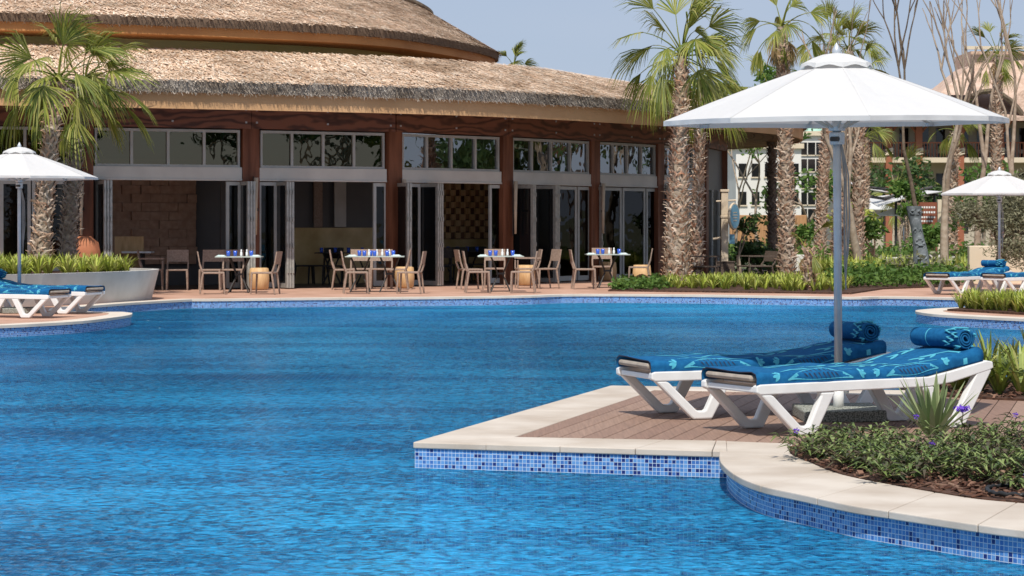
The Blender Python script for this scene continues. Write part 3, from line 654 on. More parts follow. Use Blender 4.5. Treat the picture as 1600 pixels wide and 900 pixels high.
# roof deck above the rooms, inside the skirt
mb = MB(); ci = offs(crest1, 4.0)
mb.add([(p[0], p[1], zc1(i / (len(crest1) - 1)) - .05) for i, p in enumerate(crest1)] + [(p[0], p[1], 4.9) for p in ci], [(i, i + 1, len(crest1) + i + 1, len(crest1) + i) for i in range(len(crest1) - 1)])
mb.build('roof_deck', M['soffit'], rest)
# upper drum and roof
up = curve([(-24, 46.8), (-14.6, 48.1), (-9.5, 49.3), (-5.75, 51), (-3.0, 53.2), (-1.5, 56.2), (-.55, 59.2), (-.4, 61.5), (-1.2, 64.5), (-3.5, 67.5), (-7, 70)], 9)
drum = offs(up, .75)
crestp = curve([(-22, 56), (-15, 57), (-10, 57.8), (-7.2, 58.8), (-5.0, 60.2), (-3.4, 61.6), (-2.5, 62.8), (-2.25, 63.6), (-2.7, 64.8), (-4.5, 66), (-7, 67)], 9)
mb = MB(); nn_ = len(drum)
mb.add([(x, y, z) for x, y in drum for z in (4.9, 5.62)], [(2 * i, 2 * i + 2, 2 * i + 3, 2 * i + 1) for i in range(nn_ - 1)]); mb.build('upper_wall', M['drum'], rest)
a_ = offs(up, .10); mb = MB(); vs = []
for i in range(nn_): vs += [(a_[i][0], a_[i][1], 5.80), (a_[i][0], a_[i][1], 5.56), (drum[i][0], drum[i][1], 5.50)]
mb.add(vs, [(3 * i + k, 3 * i + 3 + k, 3 * i + 4 + k, 3 * i + 1 + k) for i in range(nn_ - 1) for k in range(2)]); mb.build('upper_fascia', M['fascia_o'], rest)
def zc2(t): return 7.12 + max(0, .70 - t) * 2.3
thatch_roof('upper_thatch', up, crestp, 5.93, zc2, rest, 60000, 3, .42, .35)
eave_edge('thatch_edge', up, 5.75, 5.95, STRAWD, rest, 170, 4)
MB().tube([(x, y, zc2(i / (len(crestp) - 1)) + .03) for i, (x, y) in enumerate(crestp)], .10, 8).build('ridge_cap', M['bark_d'], rest)
mb = MB(); mb.add([(x, y, zc2(i / (len(crestp) - 1)) - .04) for i, (x, y) in enumerate(crestp)] + [(-14, 66, 7.4)], [(i + 1, i, len(crestp)) for i in range(len(crestp) - 1)]); mb.build('roof_cap', M['soffit'], rest)
# service frame of pale timber seen over the lower roof
sf = thing('roof_pergola', 'pale timber rails showing above the low end of the thatched roof', 'pergola', (3.5, 74, 0))
for (a, b) in ((-.4, 1.2), ): pass
MB().box(-2.1, 1.7, -.05, .05, 5.62, 5.72).build('rail', M['cream'], sf); MB().box(-1.9, .8, 1.1, 1.2, 5.4, 5.47).build('rail', M['cream'], sf)
for x in (-2.0, -.55, .5): MB().box(x, x + .1, -.04, .04, 0, 5.62).build('post', M['cream'], sf)

# wall lamps on the timber columns
def wall_lamp(i, label, dx=.0):
    p = CP[i]; Mx, _ = frame(CP[i], CP[i + 1])
    w = Mx @ Vector((dx, .24, 0)); t = thing('wall_lamp', label, 'wall lamp', (w.x, w.y, 1.75), 0, 'torch lamps on the timber columns')
    MB().tube([(0, 0, -.55), (0, 0, .1), (.01, 0, .72)], [.028, .04, .05], 10).build('tube', M['lampcream'], t, True)
    MB().box(-.05, .05, -.02, .12, -.02, .04).box(-.07, -.05, .06, .10, -.6, .75).build('bracket', M['dark'], t)
for i, l in ((1, 'slim cream torch lamp on the timber column behind the two palms in the planter'), (2, 'slim cream torch lamp on the column between the first and second wide window bays'), (3, 'slim cream torch lamp on the column next to the checkered wall opening'), (4, 'slim cream torch lamp beside the bay of stone-reflecting windows'), (5, 'slim cream torch lamp on the column before the fourth dining table'), (6, 'slim cream torch lamp on the column hidden partly by the big palm trunk')):
    wall_lamp(i, l, {1: -.1, 2: .05, 3: .12, 4: .1, 5: .12, 6: .1}[i])
# ------------------------------------------------------------------ loungers
def make_lounger(label, loc, rz):
    t = thing('sun_lounger', label, 'sun lounger', loc, rz, 'white sun loungers')
    prof_b = [(0, .355), (1.42, .365), (1.62, .40), (1.93, .465), (1.985, .455), (1.99, .41), (1.95, .395), (1.62, .32), (1.42, .295), (.0, .285), (-.03, .30), (-.03, .345)]
    f = MB()
    for s in (-1, 1):
        y = s * .32; f.extr(prof_b, y - .028, y + .028)
    for x in (.02, .5, .95, 1.4): f.box(x - .03, x + .03, -.292, .292, .295, .335)
    f.box(1.93, 1.975, -.292, .292, .40, .44)
    for k in range(11): f.box(.12 + k * .12, .19 + k * .12, -.292, .292, .336, .352)
    f.build('frame', M['white'], t, bevel=.014)
    def vleg(s, pts, w=.030):
        y = s * .315; return MB().extr(pts, y - w, y + w).build('leg', M['white'], t, bevel=.012)
    foot = [(.03, .29), (.115, .29), (.355, .055), (.375, .05), (.415, .055), (.525, .27), (.53, .292), (.60, .292), (.62, .27), (.475, .0), (.34, .0), (.30, .012)]
    foot = [(.0, .288), (.085, .288), (.11, .275), (.325, .072), (.345, .062), (.39, .062), (.405, .072), (.50, .265), (.495, .288), (.62, .288), (.455, .0), (.31, .0), (.29, .012)]
    head = [(1.36, .292), (1.45, .30), (1.475, .28), (1.60, .075), (1.615, .062), (1.64, .062), (1.655, .075), (1.84, .37), (1.835, .385), (1.955, .41), (1.975, .395), (1.735, .012), (1.715, .0), (1.56, .0), (1.54, .012), (1.37, .27)]
    for s in (-1, 1): vleg(s, foot); vleg(s, head)
    MB().add([(1.1, -.27, .36), (1.1, .27, .36), (1.88, .27, .47), (1.88, -.27, .47), (1.1, -.27, .34), (1.1, .27, .34), (1.88, .27, .40), (1.88, -.27, .40)], [(0, 3, 2, 1), (4, 5, 6, 7), (0, 1, 5, 4), (1, 2, 6, 5), (2, 3, 7, 6), (3, 0, 4, 7)]).build('backrest', M['shell'], t, bevel=.01)
    m = MB(); m.extr([(-.04, .372), (1.25, .372), (1.62, .43), (1.93, .49), (1.93, .530), (1.6, .475), (1.25, .415), (-.04, .415)], -.285, .285)
    mt = m.build('mattress', M['grey_mattress'], t, bevel=.02)
    return t
def topz(x):
    """height of the draped towel above the deck"""
    if x < 1.15: return .432
    u = (x - 1.15); return .432 + .05 * min(u, .5) + .155 * max(0, u - .18)
def make_towel(label, loc, rz, seed, quality=1):
    rnd = random.Random(seed); n = 46 if quality else 20
    xs = [-.03 + 1.93 * i / (n - 1) for i in range(n)]
    cross = [(-.335, -.078), (-.338, -.04), (-.325, -.008), (-.28, .006), (-.14, .008), (0, .010), (.14, .008), (.28, .006), (.325, -.008), (.338, -.04), (.335, -.078)]
    mb = MB(); vs = []; k = len(cross)
    ph = [rnd.random() * 6 for _ in range(6)]
    for i, x in enumerate(xs):
        for j, (y, dz) in enumerate(cross):
            fold = .006 * math.sin(9 * x + ph[0] + y * 6) + .004 * math.sin(23 * x + ph[1] - y * 11)
            side = 1 if abs(y) > .3 else 0
            vs.append((x, y + (fold * 1.0 if side else 0) * (1 if y > 0 else -1), topz(x) + dz + (fold if not side else fold * .4)))
    mb.add(vs, [(i * k + j, (i + 1) * k + j, (i + 1) * k + j + 1, i * k + j + 1) for i in range(n - 1) for j in range(k - 1)])
    # underside so the towel has a thickness
    o = len(mb.v); mb.add([(x, y * .985, z - .010) for x, y, z in vs], [(i * k + j, i * k + j + 1, (i + 1) * k + j + 1, (i + 1) * k + j) for i in range(n - 1) for j in range(k - 1)])
    mb.f += [(j, j + 1, o + j + 1, o + j) for j in range(k - 1)] + [((n - 1) * k + j, o + (n - 1) * k + j, o + (n - 1) * k + j + 1, (n - 1) * k + j + 1) for j in range(k - 1)]
    mb.mi += [2] * (k - 1) + [0] * (k - 1)
    # printed pattern: every printed patch is laid over the cloth, unrolled across its width
    arc = [0]
    for j in range(1, k): arc.append(arc[-1] + math.dist(cross[j], cross[j - 1]))
    mid = arc[k // 2]
    def on(x, w, e=.0025):
        a = w + mid; a = min(max(a, 0), arc[-1] - 1e-6)
        for j in range(1, k):
            if a <= arc[j]:
                f = (a - arc[j - 1]) / (arc[j] - arc[j - 1]); y = cross[j - 1][0] + (cross[j][0] - cross[j - 1][0]) * f; dz = cross[j - 1][1] + (cross[j][1] - cross[j - 1][1]) * f
                side = abs(y) > .3; fold = .006 * math.sin(9 * x + ph[0] + y * 6) + .004 * math.sin(23 * x + ph[1] - y * 11)
                sg = 1 if y > 0 else -1
                return (x, y + (sg * (e + fold) if side else 0), topz(x) + dz + (fold if not side else fold * .4 + e * .3) + (e if not side else 0))
    def strip(c, wd, mi, e=.0025):
        mb.m = mi; vs2 = []
        for i, (x, w) in enumerate(c):
            x2, w2 = c[min(i + 1, len(c) - 1)]; x1, w1 = c[max(i - 1, 0)]; dx, dw = x2 - x1, w2 - w1; l = math.hypot(dx, dw) or 1
            h = wd[i] / 2; vs2 += [on(x - dw / l * h, w + dx / l * h, e), on(x + dw / l * h, w - dx / l * h, e)]
        mb.add(vs2, [(2 * i, 2 * i + 1, 2 * i + 3, 2 * i + 2) for i in range(len(c) - 1)])
    def petal(x, w, a, l, wd, mi=1):
        strip([(x + math.cos(a) * l * t, w + math.sin(a) * l * t) for t in (0, .15, .4, .7, .9, 1)], [wd * q for q in (.25, .7, 1, .95, .55, .05)], mi)
    def flower(x, w, r=.06, ph_=0, npet=5):
        for q in range(npet): petal(x, w, ph_ + q * 2 * math.pi / npet, r, r * .5)
    for s in (-1, 1):
        for (x0, sc) in ((.50, 1.0), (1.28, .85)):
            # swelling body with dark bars, two curling tails and a spray of petals at each end
            c = [(x0 + (-.27 + .54 * q / 20) * sc, s * (.325 + .05 * (2 * q / 20 - 1) ** 2)) for q in range(21)]
            strip(c, [.006 + .105 * math.cos((2 * q / 20 - 1) * 1.5) ** 1.3 for q in range(21)], 1)
            for q in range(8):
                xx = x0 + (-.125 + q * .036) * sc; hh = .040 * math.cos((q - 3.5) / 3.5); strip([(xx - .010, s * (.325 - hh)), (xx, s * .335), (xx + .018, s * (.335 + hh))], [.004, .008, .004], 2, .0045)
            for e in (-1, 1):
                strip([(x0 + e * .30 * sc, s * .285), (x0 + e * .20 * sc, s * .262), (x0 + e * .09 * sc, s * .235), (x0 - e * .02 * sc, s * .205)], [.004, .024, .036, .004], 1)
                for a3 in (-.9, -.25, .5, 1.3): petal(x0 + e * .33 * sc, s * .335, (a3 if e > 0 else math.pi - a3), .058 * sc, .024)
        for x0 in (.9, 1.0, 1.1, 1.2, 1.42, 1.52): petal(x0, s * .10, .4 * s, .11, .035); petal(x0 + .03, s * .19, -.5 * s, .09, .03)
        strip([(1.60, s * .12), (1.70, s * .2), (1.735, s * .28), (1.745, s * .36), (1.75, s * .41)], [.012, .03, .035, .035, .035], 1)
    for q in range(9): petal(.25 + q * .09, .02 * math.sin(q * 2), .5 if q % 2 else -.6, .13, .04)
    o = mb.build('draped_towel', [M['towel'], M['towel_print'], M['mattress_edge']]); o.location = loc; o.rotation_euler = (0, 0, rz)
    o.data.polygons.foreach_set('use_smooth', [True] * len(o.data.polygons))
    return tag(o, label, 'towel', 'blue towels draped over loungers')
def make_roll(label, loc, rz, seed):
    """rolled towel lying across the head end; the spiral shows at both ends"""
    rnd = random.Random(seed); t = MB(); n = 60; turns = 3.1; vs = []; L_ = .275; R0 = .074
    sp = []
    for i in range(n + 1):
        a = i / n * turns * 2 * math.pi; r = .016 + (R0 - .016) * (i / n); sp.append((r * math.cos(a) * 1.12, r * math.sin(a)))
    cuts = [-L_, -L_ + .015, -.12, -.02, .09, .10, L_ - .015, L_]
    for ci_, y in enumerate(cuts):
        for i, (x, z) in enumerate(sp): k = .975 if ci_ in (0, len(cuts) - 1) else 1 + .012 * math.sin(y * 30 + i * .2); vs.append((x * k, y + .008 * math.sin(i * .35), z * k))
    m = n + 1
    for c in range(len(cuts) - 1):
        t.m = 1 if c in (4,) else 0
        if c == 0: t.m = 0
        base = [(c * m + i, c * m + i + 1, (c + 1) * m + i + 1, (c + 1) * m + i) for i in range(n)]
        t.f += base; t.mi += [t.m] * n
    t.v = [tuple(v) for v in vs]
    # aqua scroll print over the near third of the roll
    t.m = 1
    for q in range(16):
        a0 = q * .42; y0 = -L_ + .03 + (q % 3) * .045
        c = [(a0 + u * .5, y0 + .03 * math.sin(u * 6 + q)) for u in [i / 6 for i in range(7)]]
        vs2 = []
        for a, y in c:
            for w in (-.014, .014): vs2.append((R0 * 1.12 * 1.02 * math.cos(a) , y + w, R0 * 1.03 * math.sin(a)))
        t.add(vs2, [(2 * i, 2 * i + 1, 2 * i + 3, 2 * i + 2) for i in range(6)])
    o = t.build('rolled_towel', [M['towel'], M['towel_print']], smooth=True)
    so_ = o.modifiers.new('s', 'SOLIDIFY'); so_.thickness = .012; so_.offset = 0
    o.location = loc; o.rotation_euler = (0, 0, rz); return tag(o, label, 'towel', 'rolled towels')
def lounger_set(x, y, deg, what, l1, l2, l3, seed, z=0.006):
    a = R(deg)
    if seed == 0: lt = make_lounger(l1, (x, y, z), a)
    else: lt = dup(LP[0], l1, (x, y, z), a)
    if seed in (0, 1):
        tw = make_towel(l2, (x, y, z), a, seed)
        ro = make_roll(l3, (x + math.cos(a) * 1.80, y + math.sin(a) * 1.80, z + .618), a, seed)
    else:
        tw = LP[1].copy(); COL.objects.link(tw); tw.location = (x, y, z); tw.rotation_euler = (0, 0, a); tw['label'] = l2
        ro = LP[2].copy(); COL.objects.link(ro); ro.location = (x + math.cos(a) * 1.80, y + math.sin(a) * 1.80, z + .618); ro.rotation_euler = (0, 0, a); ro['label'] = l3
    return lt, tw, ro
LP = lounger_set(1.506, 15.765, 28, '', 'white sun lounger standing beside the purple flowers, in front of the big umbrella', 'blue towel with aqua print on the lounger beside the purple flowers', 'sunlit rolled blue towel at the head of the lounger by the flowers', 0)
lounger_set(.93, 17.12, 19.5, '', 'white sun lounger behind the pole of the big umbrella, head in shade', 'blue towel on the lounger whose head lies in umbrella shade', 'dark shaded rolled towel behind the big umbrella pole', 1)
lounger_set(-6.97, 35.4, 161, '', 'white sun lounger in front of the concrete planter, closer to the water', 'blue towel on the waterside lounger before the concrete planter', 'rolled towel on the waterside lounger before the concrete planter', 2)
lounger_set(-6.72, 37.0, 163, '', 'white sun lounger right against the concrete planter, under the small umbrella', 'blue towel on the lounger against the concrete planter', 'rolled towel on the lounger against the concrete planter', 3)
lounger_set(8.67, 46.95, 40, '', 'white sun lounger on the far terrace below the olive tree, with grey foot end', 'blue towel on the far lounger below the olive tree', 'navy rolled towel on the far lounger below the olive trunk', 4)
lounger_set(9.75, 46.6, 36, '', 'white sun lounger at the far edge of the picture beside the spiky island plants', 'blue towel on the lounger above the island plants', 'rolled towel on the lounger above the island plants', 5)

# ------------------------------------------------------------------ umbrellas
def make_umbrella(label, loc, rz, tilt=(0, 0)):
    t = thing('pool_umbrella', label, 'umbrella', loc, rz, 'white pool umbrellas'); t.rotation_euler = (tilt[0], tilt[1], rz)
    MB().tube([(0, 0, .02), (0, 0, 2.52)], .030, 16).build('pole', M['steel'], t, True)
    MB().tube([(0, 0, .05), (0, 0, .24)], .040, 16).tube([(.04, 0, .2), (.075, 0, .2)], [.012, .018], 8).build('pole_sleeve', M['white'], t, True)
    sl_ = MB().box(-.30, .30, -.30, .30, 0, .085).build('base_slab', M['granite'], t, bevel=.012)
    MB().lathe([(.055, 2.02), (.058, 2.10), (.05, 2.11)], 16).build('collar', M['steel'], t)
    MB().tube([(-.05, -.03, 2.06), (.0, -.07, 2.06)], .018, 8).build('crank', M['dark'], t)
    Rr, n, rows = 1.28, 8, 6; c = MB(); vs = []
    z_r, z_t = 2.20, 2.62
    sub = 4
    for r in range(rows + 1):
        f = r / rows; rad = .12 + (Rr - .12) * f
        for k in range(n * sub):
            a = 2 * math.pi * k / (n * sub); g = (k % sub) / sub; kk = math.cos(math.pi / n) / math.cos((g - .5) * 2 * math.pi / n)
            z = z_t + (z_r - z_t) * f + .010 * math.sin(math.pi * f) * (1 if k % sub == 0 else -.4) - .0
            sag = .004 * math.sin(math.pi * g) * f
            vs.append((rad * kk * math.cos(a), rad * kk * math.sin(a), z + sag))
    m = n * sub
    c.add(vs, [(r * m + k, (r + 1) * m + k, (r + 1) * m + (k + 1) % m, r * m + (k + 1) % m) for r in range(rows) for k in range(m)])
    base = rows * m; o = len(c.v)
    c.add([(x * 1.0, y, z - .035) for x, y, z in vs[base:base + m]], []); c.f += [(base + k, o + k, o + (k + 1) % m, base + (k + 1) % m) for k in range(m)]; c.mi += [0] * m
    for k in range(n):   # stitched seam over each rib
        a = 2 * math.pi * k / n; pts = []
        for r in range(rows + 1):
            p_ = Vector(vs[r * m + k * sub]); pts.append(p_ + Vector((0, 0, .0022)))
        c.ribbon(pts, [.010] * (rows + 1), (-math.sin(a), math.cos(a), 0))
    cn = c.build('canopy', M['canvas'], t)
    v = MB(); vs = []; prof = [(.03, 2.69), (.10, 2.68), (.17, 2.655), (.252, 2.612), (.262, 2.577)]; m2 = 48
    for i, (r, z) in enumerate(prof):
        for k in range(m2):
            a = 2 * math.pi * k / m2; zz = z
            if i >= 3: zz += .022 * abs(math.sin(a * 4)) ** 1.5 * (1 if i == 4 else .4)
            kk = math.cos(math.pi / n) / math.cos(((k % 6) / 6 - .5) * 2 * math.pi / n)
            vs.append((r * kk * 1.03 * math.cos(a), r * kk * 1.03 * math.sin(a), zz))
    v.add(vs, [(i * m2 + k, (i + 1) * m2 + k, (i + 1) * m2 + (k + 1) % m2, i * m2 + (k + 1) % m2) for i in range(len(prof) - 1) for k in range(m2)])
    v.build('vent_cap', M['canvas'], cn)
    MB().lathe([(.0, 2.77), (.012, 2.755), (.03, 2.72), (.034, 2.70), (.03, 2.675)], 12).build('finial', M['steel'], t, True)
    for k in range(8):
        a = 2 * math.pi * k / 8; ca, sa = math.cos(a), math.sin(a)
        r_ = MB().tube([(ca * .05, sa * .05, 2.58), (ca * .65, sa * .65, 2.385), (ca * 1.24, sa * 1.24, 2.185)], .011, 6).build('rib', M['alu'], t)
        MB().tube([(ca * .05, sa * .05, 2.14), (ca * .55, sa * .55, 2.40)], .010, 6).build('strut', M['alu'], r_)
        MB().box(1.2, 1.27, -.016, .016, 2.165, 2.19, Matrix.Rotation(a, 4, 'Z')).build('rib_cap', M['steel'], r_)
    MB().lathe([(.06, 2.12), (.065, 2.15), (.05, 2.17)], 12).build('hub', M['steel'], t)
    # crank cord looped beside the pole
    for off, lo in ((.065, .95), (.085, 1.15)):
        MB().tube([(.03, -.02, 2.02), (off * .9, -.03, 1.8), (off, -.03, lo + .3), (off * .8, -.03, lo + .05), (.055, -.03, lo), (.045, -.02, lo + .3), (.05, -.02, 1.75), (.03, -.02, 2.0)], .006, 5, False).build('cord', M['rope'], t)
    return t
UM = make_umbrella('large white umbrella shading the loungers on the wooden deck', (2.41, 17.0, .006), R(2), (R(1.2), R(-.55)))
dup(UM, 'small white umbrella in front of the two palms of the concrete planter', (PX(24, 37.1), 37.4, 0), R(20))
dup(UM, 'white umbrella in front of the grey olive tree', (PX(1571, 48), 48.6, -.12), R(8))
for px, py, Y, l in ((1412, 318, 98, 'white umbrella peeking out beside the carved totem'), (1362, 311, 112, 'white umbrella glowing between the bare trees and the leafy shrub'), (1468, 320, 92, 'white umbrella between the slim tree and the olive tree')):
    dup(UM, l, (PX(px, Y), Y, PZ(py, Y) - 2.7), R(10), 'white umbrellas of the garden cafe', 1.0)
# ------------------------------------------------------------------ terrace furniture
def make_chair(label, loc, rz, mat, arms=False, group='woven dining chairs on the terrace', wide=1.0):
    t = thing('dining_chair' if wide == 1 else 'lounge_chair', label, 'chair', loc, rz, group); w = .235 * wide; sh = .45 if wide == 1 else .40; bh = .87 if wide == 1 else .76; dp = .23 * wide
    MB().box(-dp, dp, -w, w, sh - .035, sh).build('seat', mat, t, bevel=.008)
    b = MB(); k = .10 * wide
    b.add([(-dp - k * f + o, y, z) for o in (0, .025) for (f, z) in ((.55, bh - .26), (1, bh)) for y in (-w, w)], [(0, 1, 3, 2), (4, 6, 7, 5), (0, 4, 5, 1), (2, 3, 7, 6), (0, 2, 6, 4), (1, 5, 7, 3)])
    for y in (-w, w): b.tube([(-dp + .01, y * .95, sh), (-dp - k * .55 + .01, y * .95, bh - .26)], .021, 6)
    b.build('backrest', mat, t)
    for sx, sy in ((1, 1), (1, -1), (-1, 1), (-1, -1)):
        MB().tube([(sx * (dp - .02), sy * (w - .02), sh - .03), (sx * (dp + (.0 if sx > 0 else .04)), sy * (w - .01), 0)], [.024, .017], 6).build('leg', mat, t)
    if arms:
        for sy in (1, -1):
            MB().box(-dp - .05, dp + .02, sy * w - .025, sy * w + .025, .62 if wide > 1 else .66, .65 if wide > 1 else .69).tube([(dp, sy * w, sh - .02), (dp, sy * w, .63)], .018, 6).build('armrest', mat, t)
    return t
def yy(py): return F * CH / (py - HZ)
def at(px, py): return (*G(px, py), .004)
CH0 = make_chair('woven chair in profile at the table beside the planter, its back toward the planter', at(333, 459.5), R(8), M['wicker'])
def chair(px, py, deg, label): return dup(CH0, label, at(px, py), R(deg))
chair(413, 459.5, 172, 'woven chair facing the planter, between the first table and the barrel stool')
chair(330, 453, -92, 'woven chair behind the profile chair, back panel shown, near the planter')
chair(363, 452.5, -88, 'woven chair tucked behind the first table, under its glasses')
chair(277, 453, -84, 'woven chair standing closest to the planter end without armrests')
CA = make_chair('woven armchair half hidden by the round end of the planter', at(238, 452.5), R(6), M['wicker'], True, 'woven armchairs on the terrace')
dup(CA, 'woven armchair on the shaded side of the third table before the folded doors', at(823, 450.5), R(187), 'woven armchairs on the terrace')
chair(557, 458.5, 6, 'woven chair in front on the planter side of the long second table')
chair(538, 452.5, 3, 'woven chair further back on the planter side of the long second table')
chair(563, 451, -90, 'woven chair behind the long second table, toward the planter')
chair(596, 451, -90, 'woven chair behind the long second table, toward the barrel stool')
chair(640, 458.5, 174, 'woven chair in front of the barrel stool at the end of the second table')
chair(619, 452, 180, 'woven chair just past the far corner of the second table')
chair(747, 457.5, 5, 'woven chair in front on the checkered wall side of the third table')
chair(735, 452, 14, 'woven chair doubled behind the front chair under the checkered wall')
chair(773, 450, -90, 'woven chair behind the third table facing the pool')
chair(816, 457.5, 177, 'woven chair in front on the far end of the third table')
chair(850, 450.5, 205, 'woven chair turned away, outermost at the third table')
chair(913, 451.5, 4, 'woven chair alone between the third and fourth tables')
chair(941, 445.5, -90, 'woven chair behind the small fourth table facing the pool')
chair(998, 447, 176, 'woven chair behind the barrel stool next to the big palm')
LC = make_chair('dark lounge armchair between the big palm trunk and the sign post', at(1102, 441), R(-14), M['wicker_dark'], True, 'dark lounge armchairs among the lilies', 1.45)
dup(LC, 'dark lounge armchair leaning its back to the second thick palm trunk', at(1180, 440), R(200), 'dark lounge armchairs among the lilies')
lt = thing('side_table', 'low dark cube table between the two lounge armchairs', 'table', at(1133, 438))
MB().box(-.22, .22, -.22, .22, .06, .46).build('body', M['wicker_dark'], lt, bevel=.01); MB().box(-.24, .24, -.24, .24, .46, .485).build('table_top', M['wicker_dark'], lt)
DC = make_chair('black dining chair in the dim room behind the second table', (PX(475, 55), 55, .01), R(10), M['wicker_indoor'], False, 'black chairs inside the restaurant')
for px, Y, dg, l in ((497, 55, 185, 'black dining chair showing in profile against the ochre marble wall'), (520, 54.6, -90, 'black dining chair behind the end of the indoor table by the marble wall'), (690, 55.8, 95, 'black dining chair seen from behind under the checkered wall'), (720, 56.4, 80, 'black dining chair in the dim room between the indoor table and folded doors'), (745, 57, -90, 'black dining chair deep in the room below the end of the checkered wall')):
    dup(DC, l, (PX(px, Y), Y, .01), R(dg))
def make_table(label, loc, w, d, inside=False):
    t = thing('dining_table', label, 'table', loc, R(2), 'dining tables of the restaurant')
    MB().box(-w / 2, w / 2, -d / 2, d / 2, .735, .755).build('table_top', M['tabletop'] if not inside else M['wicker_indoor'], t, bevel=.004)
    for c in ([-w * .25, w * .25] if w > 1.1 else [0]):
        for sx in (-1, 1):
            for sy in (-1, 1):
                MB().tube([(c + sx * .20, sy * .2, .735), (c + sx * .075, sy * .06, .42), (c + sx * .06, sy * .05, .33), (c + sx * .21, sy * .24, .0)], .016, 6).build('leg', M['dark'], t)
        MB().box(c - .09, c + .09, -.07, .07, .36, .40).build('brace', M['dark'], t)
    return t
TB = [('glass-topped table beside the planter with barrel stool behind its end', 374, 457, .96, .8), ('long glass-topped table with six chairs and many blue glasses', 586, 456, 1.25, .8), ('glass-topped table under the checkered wall with folded napkins', 782, 455.5, .98, .8), ('small glass-topped table nearest the big palm trunk', 949, 449.5, .98, .8)]
glass_n = ['first', 'second', 'third', 'fourth']
def lathe_thing(name, label, cat, prof, mat, loc, group, n=12):
    o = MB().lathe(prof, n).build(name, mat, smooth=True, loc=loc); return tag(o, label, cat, group)
gl0 = sk0 = None
rnd = random.Random(8)
for q, (l, px, py, w, d) in enumerate(TB):
    x, y, z = at(px, py); l = l.replace('nearest', 'standing closest to'); make_table(l, (x, y, z), w, d); top = z + .757
    who = ('planter-side', 'long six-chair', 'checkered-wall', 'palm-side')[q]
    gx = [(-.22, -.1), (-.10, .1), (.26, -.08), (-.34, .12)] + ([(.0, -.15), (.38, .1)] if q == 1 else [])
    for i, (dx, dy) in enumerate(gx[:6 if q == 1 else 3 if q != 1 else 4]):
        loc = (x + dx, y + dy, top)
        if gl0 is None: gl0 = lathe_thing('drinking_glass', f'short blue drinking glass on the {who} table', 'glass', [(.028, 0), (.036, .005), (.042, .115), (.038, .115), (.032, .01), (0, .01)], M['blue_glass'], loc, 'blue glasses on the %s table' % who)
        else:
            c = gl0.copy(); COL.objects.link(c); c.location = loc; c['label'] = f'short blue drinking glass on the {who} table'; c['group'] = 'blue glasses on the %s table' % who
    for i, (dx, dy) in enumerate([(.04, .0), (.15, .06)] + ([(-.13, .02), (.30, .0)] if q == 1 else [])):
        loc = (x + dx, y + dy, top)
        if sk0 is None: sk0 = lathe_thing('table_shaker', f'white ceramic bottle standing on the {who} table', 'bottle', [(.022, 0), (.026, .02), (.024, .08), (.013, .10), (.018, .12), (.014, .14), (0, .145)], M['ceramic'], loc, 'white bottles on the %s table' % who)
        else:
            c = sk0.copy(); COL.objects.link(c); c.location = loc; c['label'] = f'white ceramic bottle standing on the {who} table'; c['group'] = 'white bottles on the %s table' % who
    for i, dx in enumerate((-w * .38, w * .36)):
        o = MB().box(-.10, .10, -.14, .14, 0, .012).box(-.07, .07, -.10, .10, .012, .028).build('napkin', M['linen'], loc=(x + dx, y - .1 + .1 * i, top)); tag(o, f'folded pale napkin lying on the {who} table', 'napkin', 'napkins on the %s table' % who)
for px, Y, w, l in ((545, 54.6, 1.6, 'long dark indoor table in front of the ochre marble wall'), (715, 57, 1.2, 'dark indoor table below the checkered wall')):
    make_table(l, (PX(px, Y), Y, .01), w, .8, True)
    for k in range(5):
        c = gl0.copy(); COL.objects.link(c); c.location = (PX(px, Y) - w * .4 + k * w * .2, Y - .1 + .1 * (k % 2), .767); who = 'marble wall' if w > 1.3 else 'checkered wall'
        c['label'] = f'drinking glass on the indoor table by the {who}'; c['group'] = f'glasses on the indoor table by the {who}'
def stool(px, py, label, flare=False):
    prof = [(.17, 0), (.205, .03), (.225, .24), (.205, .46), (.17, .475), (0, .475)] if not flare else [(.235, 0), (.24, .02), (.20, .47), (.17, .48), (0, .48)]
    return lathe_thing('barrel_stool', label, 'stool', prof, M['wood_pale'], at(px, py), 'pale wooden barrel stools', 20)
stool(405, 452.5, 'pale barrel stool beside the folded doors at the first table'); stool(632, 450, 'pale barrel stool between the second table and the folded doors')
stool(822, 446, 'pale barrel stool shaded behind the armchair at the third table'); stool(950, 438.5, 'pale barrel stool in shade behind the fourth table'); stool(1003, 446, 'tapered pale stool rising from the ground cover next to the big palm', True)
# bench and counter seen through the first opening
bn = thing('buffet_counter', 'brown wooden bench back and white shelf in the first opening above the planter', 'counter', (PX(200, 51.6), 51.6, .01))
MB().box(-.35, .30, .3, .36, .0, 1.15).build('back_board', M['wood_pale'], bn); MB().box(-.1, .55, -.25, .25, .78, .82).build('shelf', M['ceramic'], bn); MB().box(.3, .35, -.2, .2, 0, .78).build('leg', M['dark'], bn)

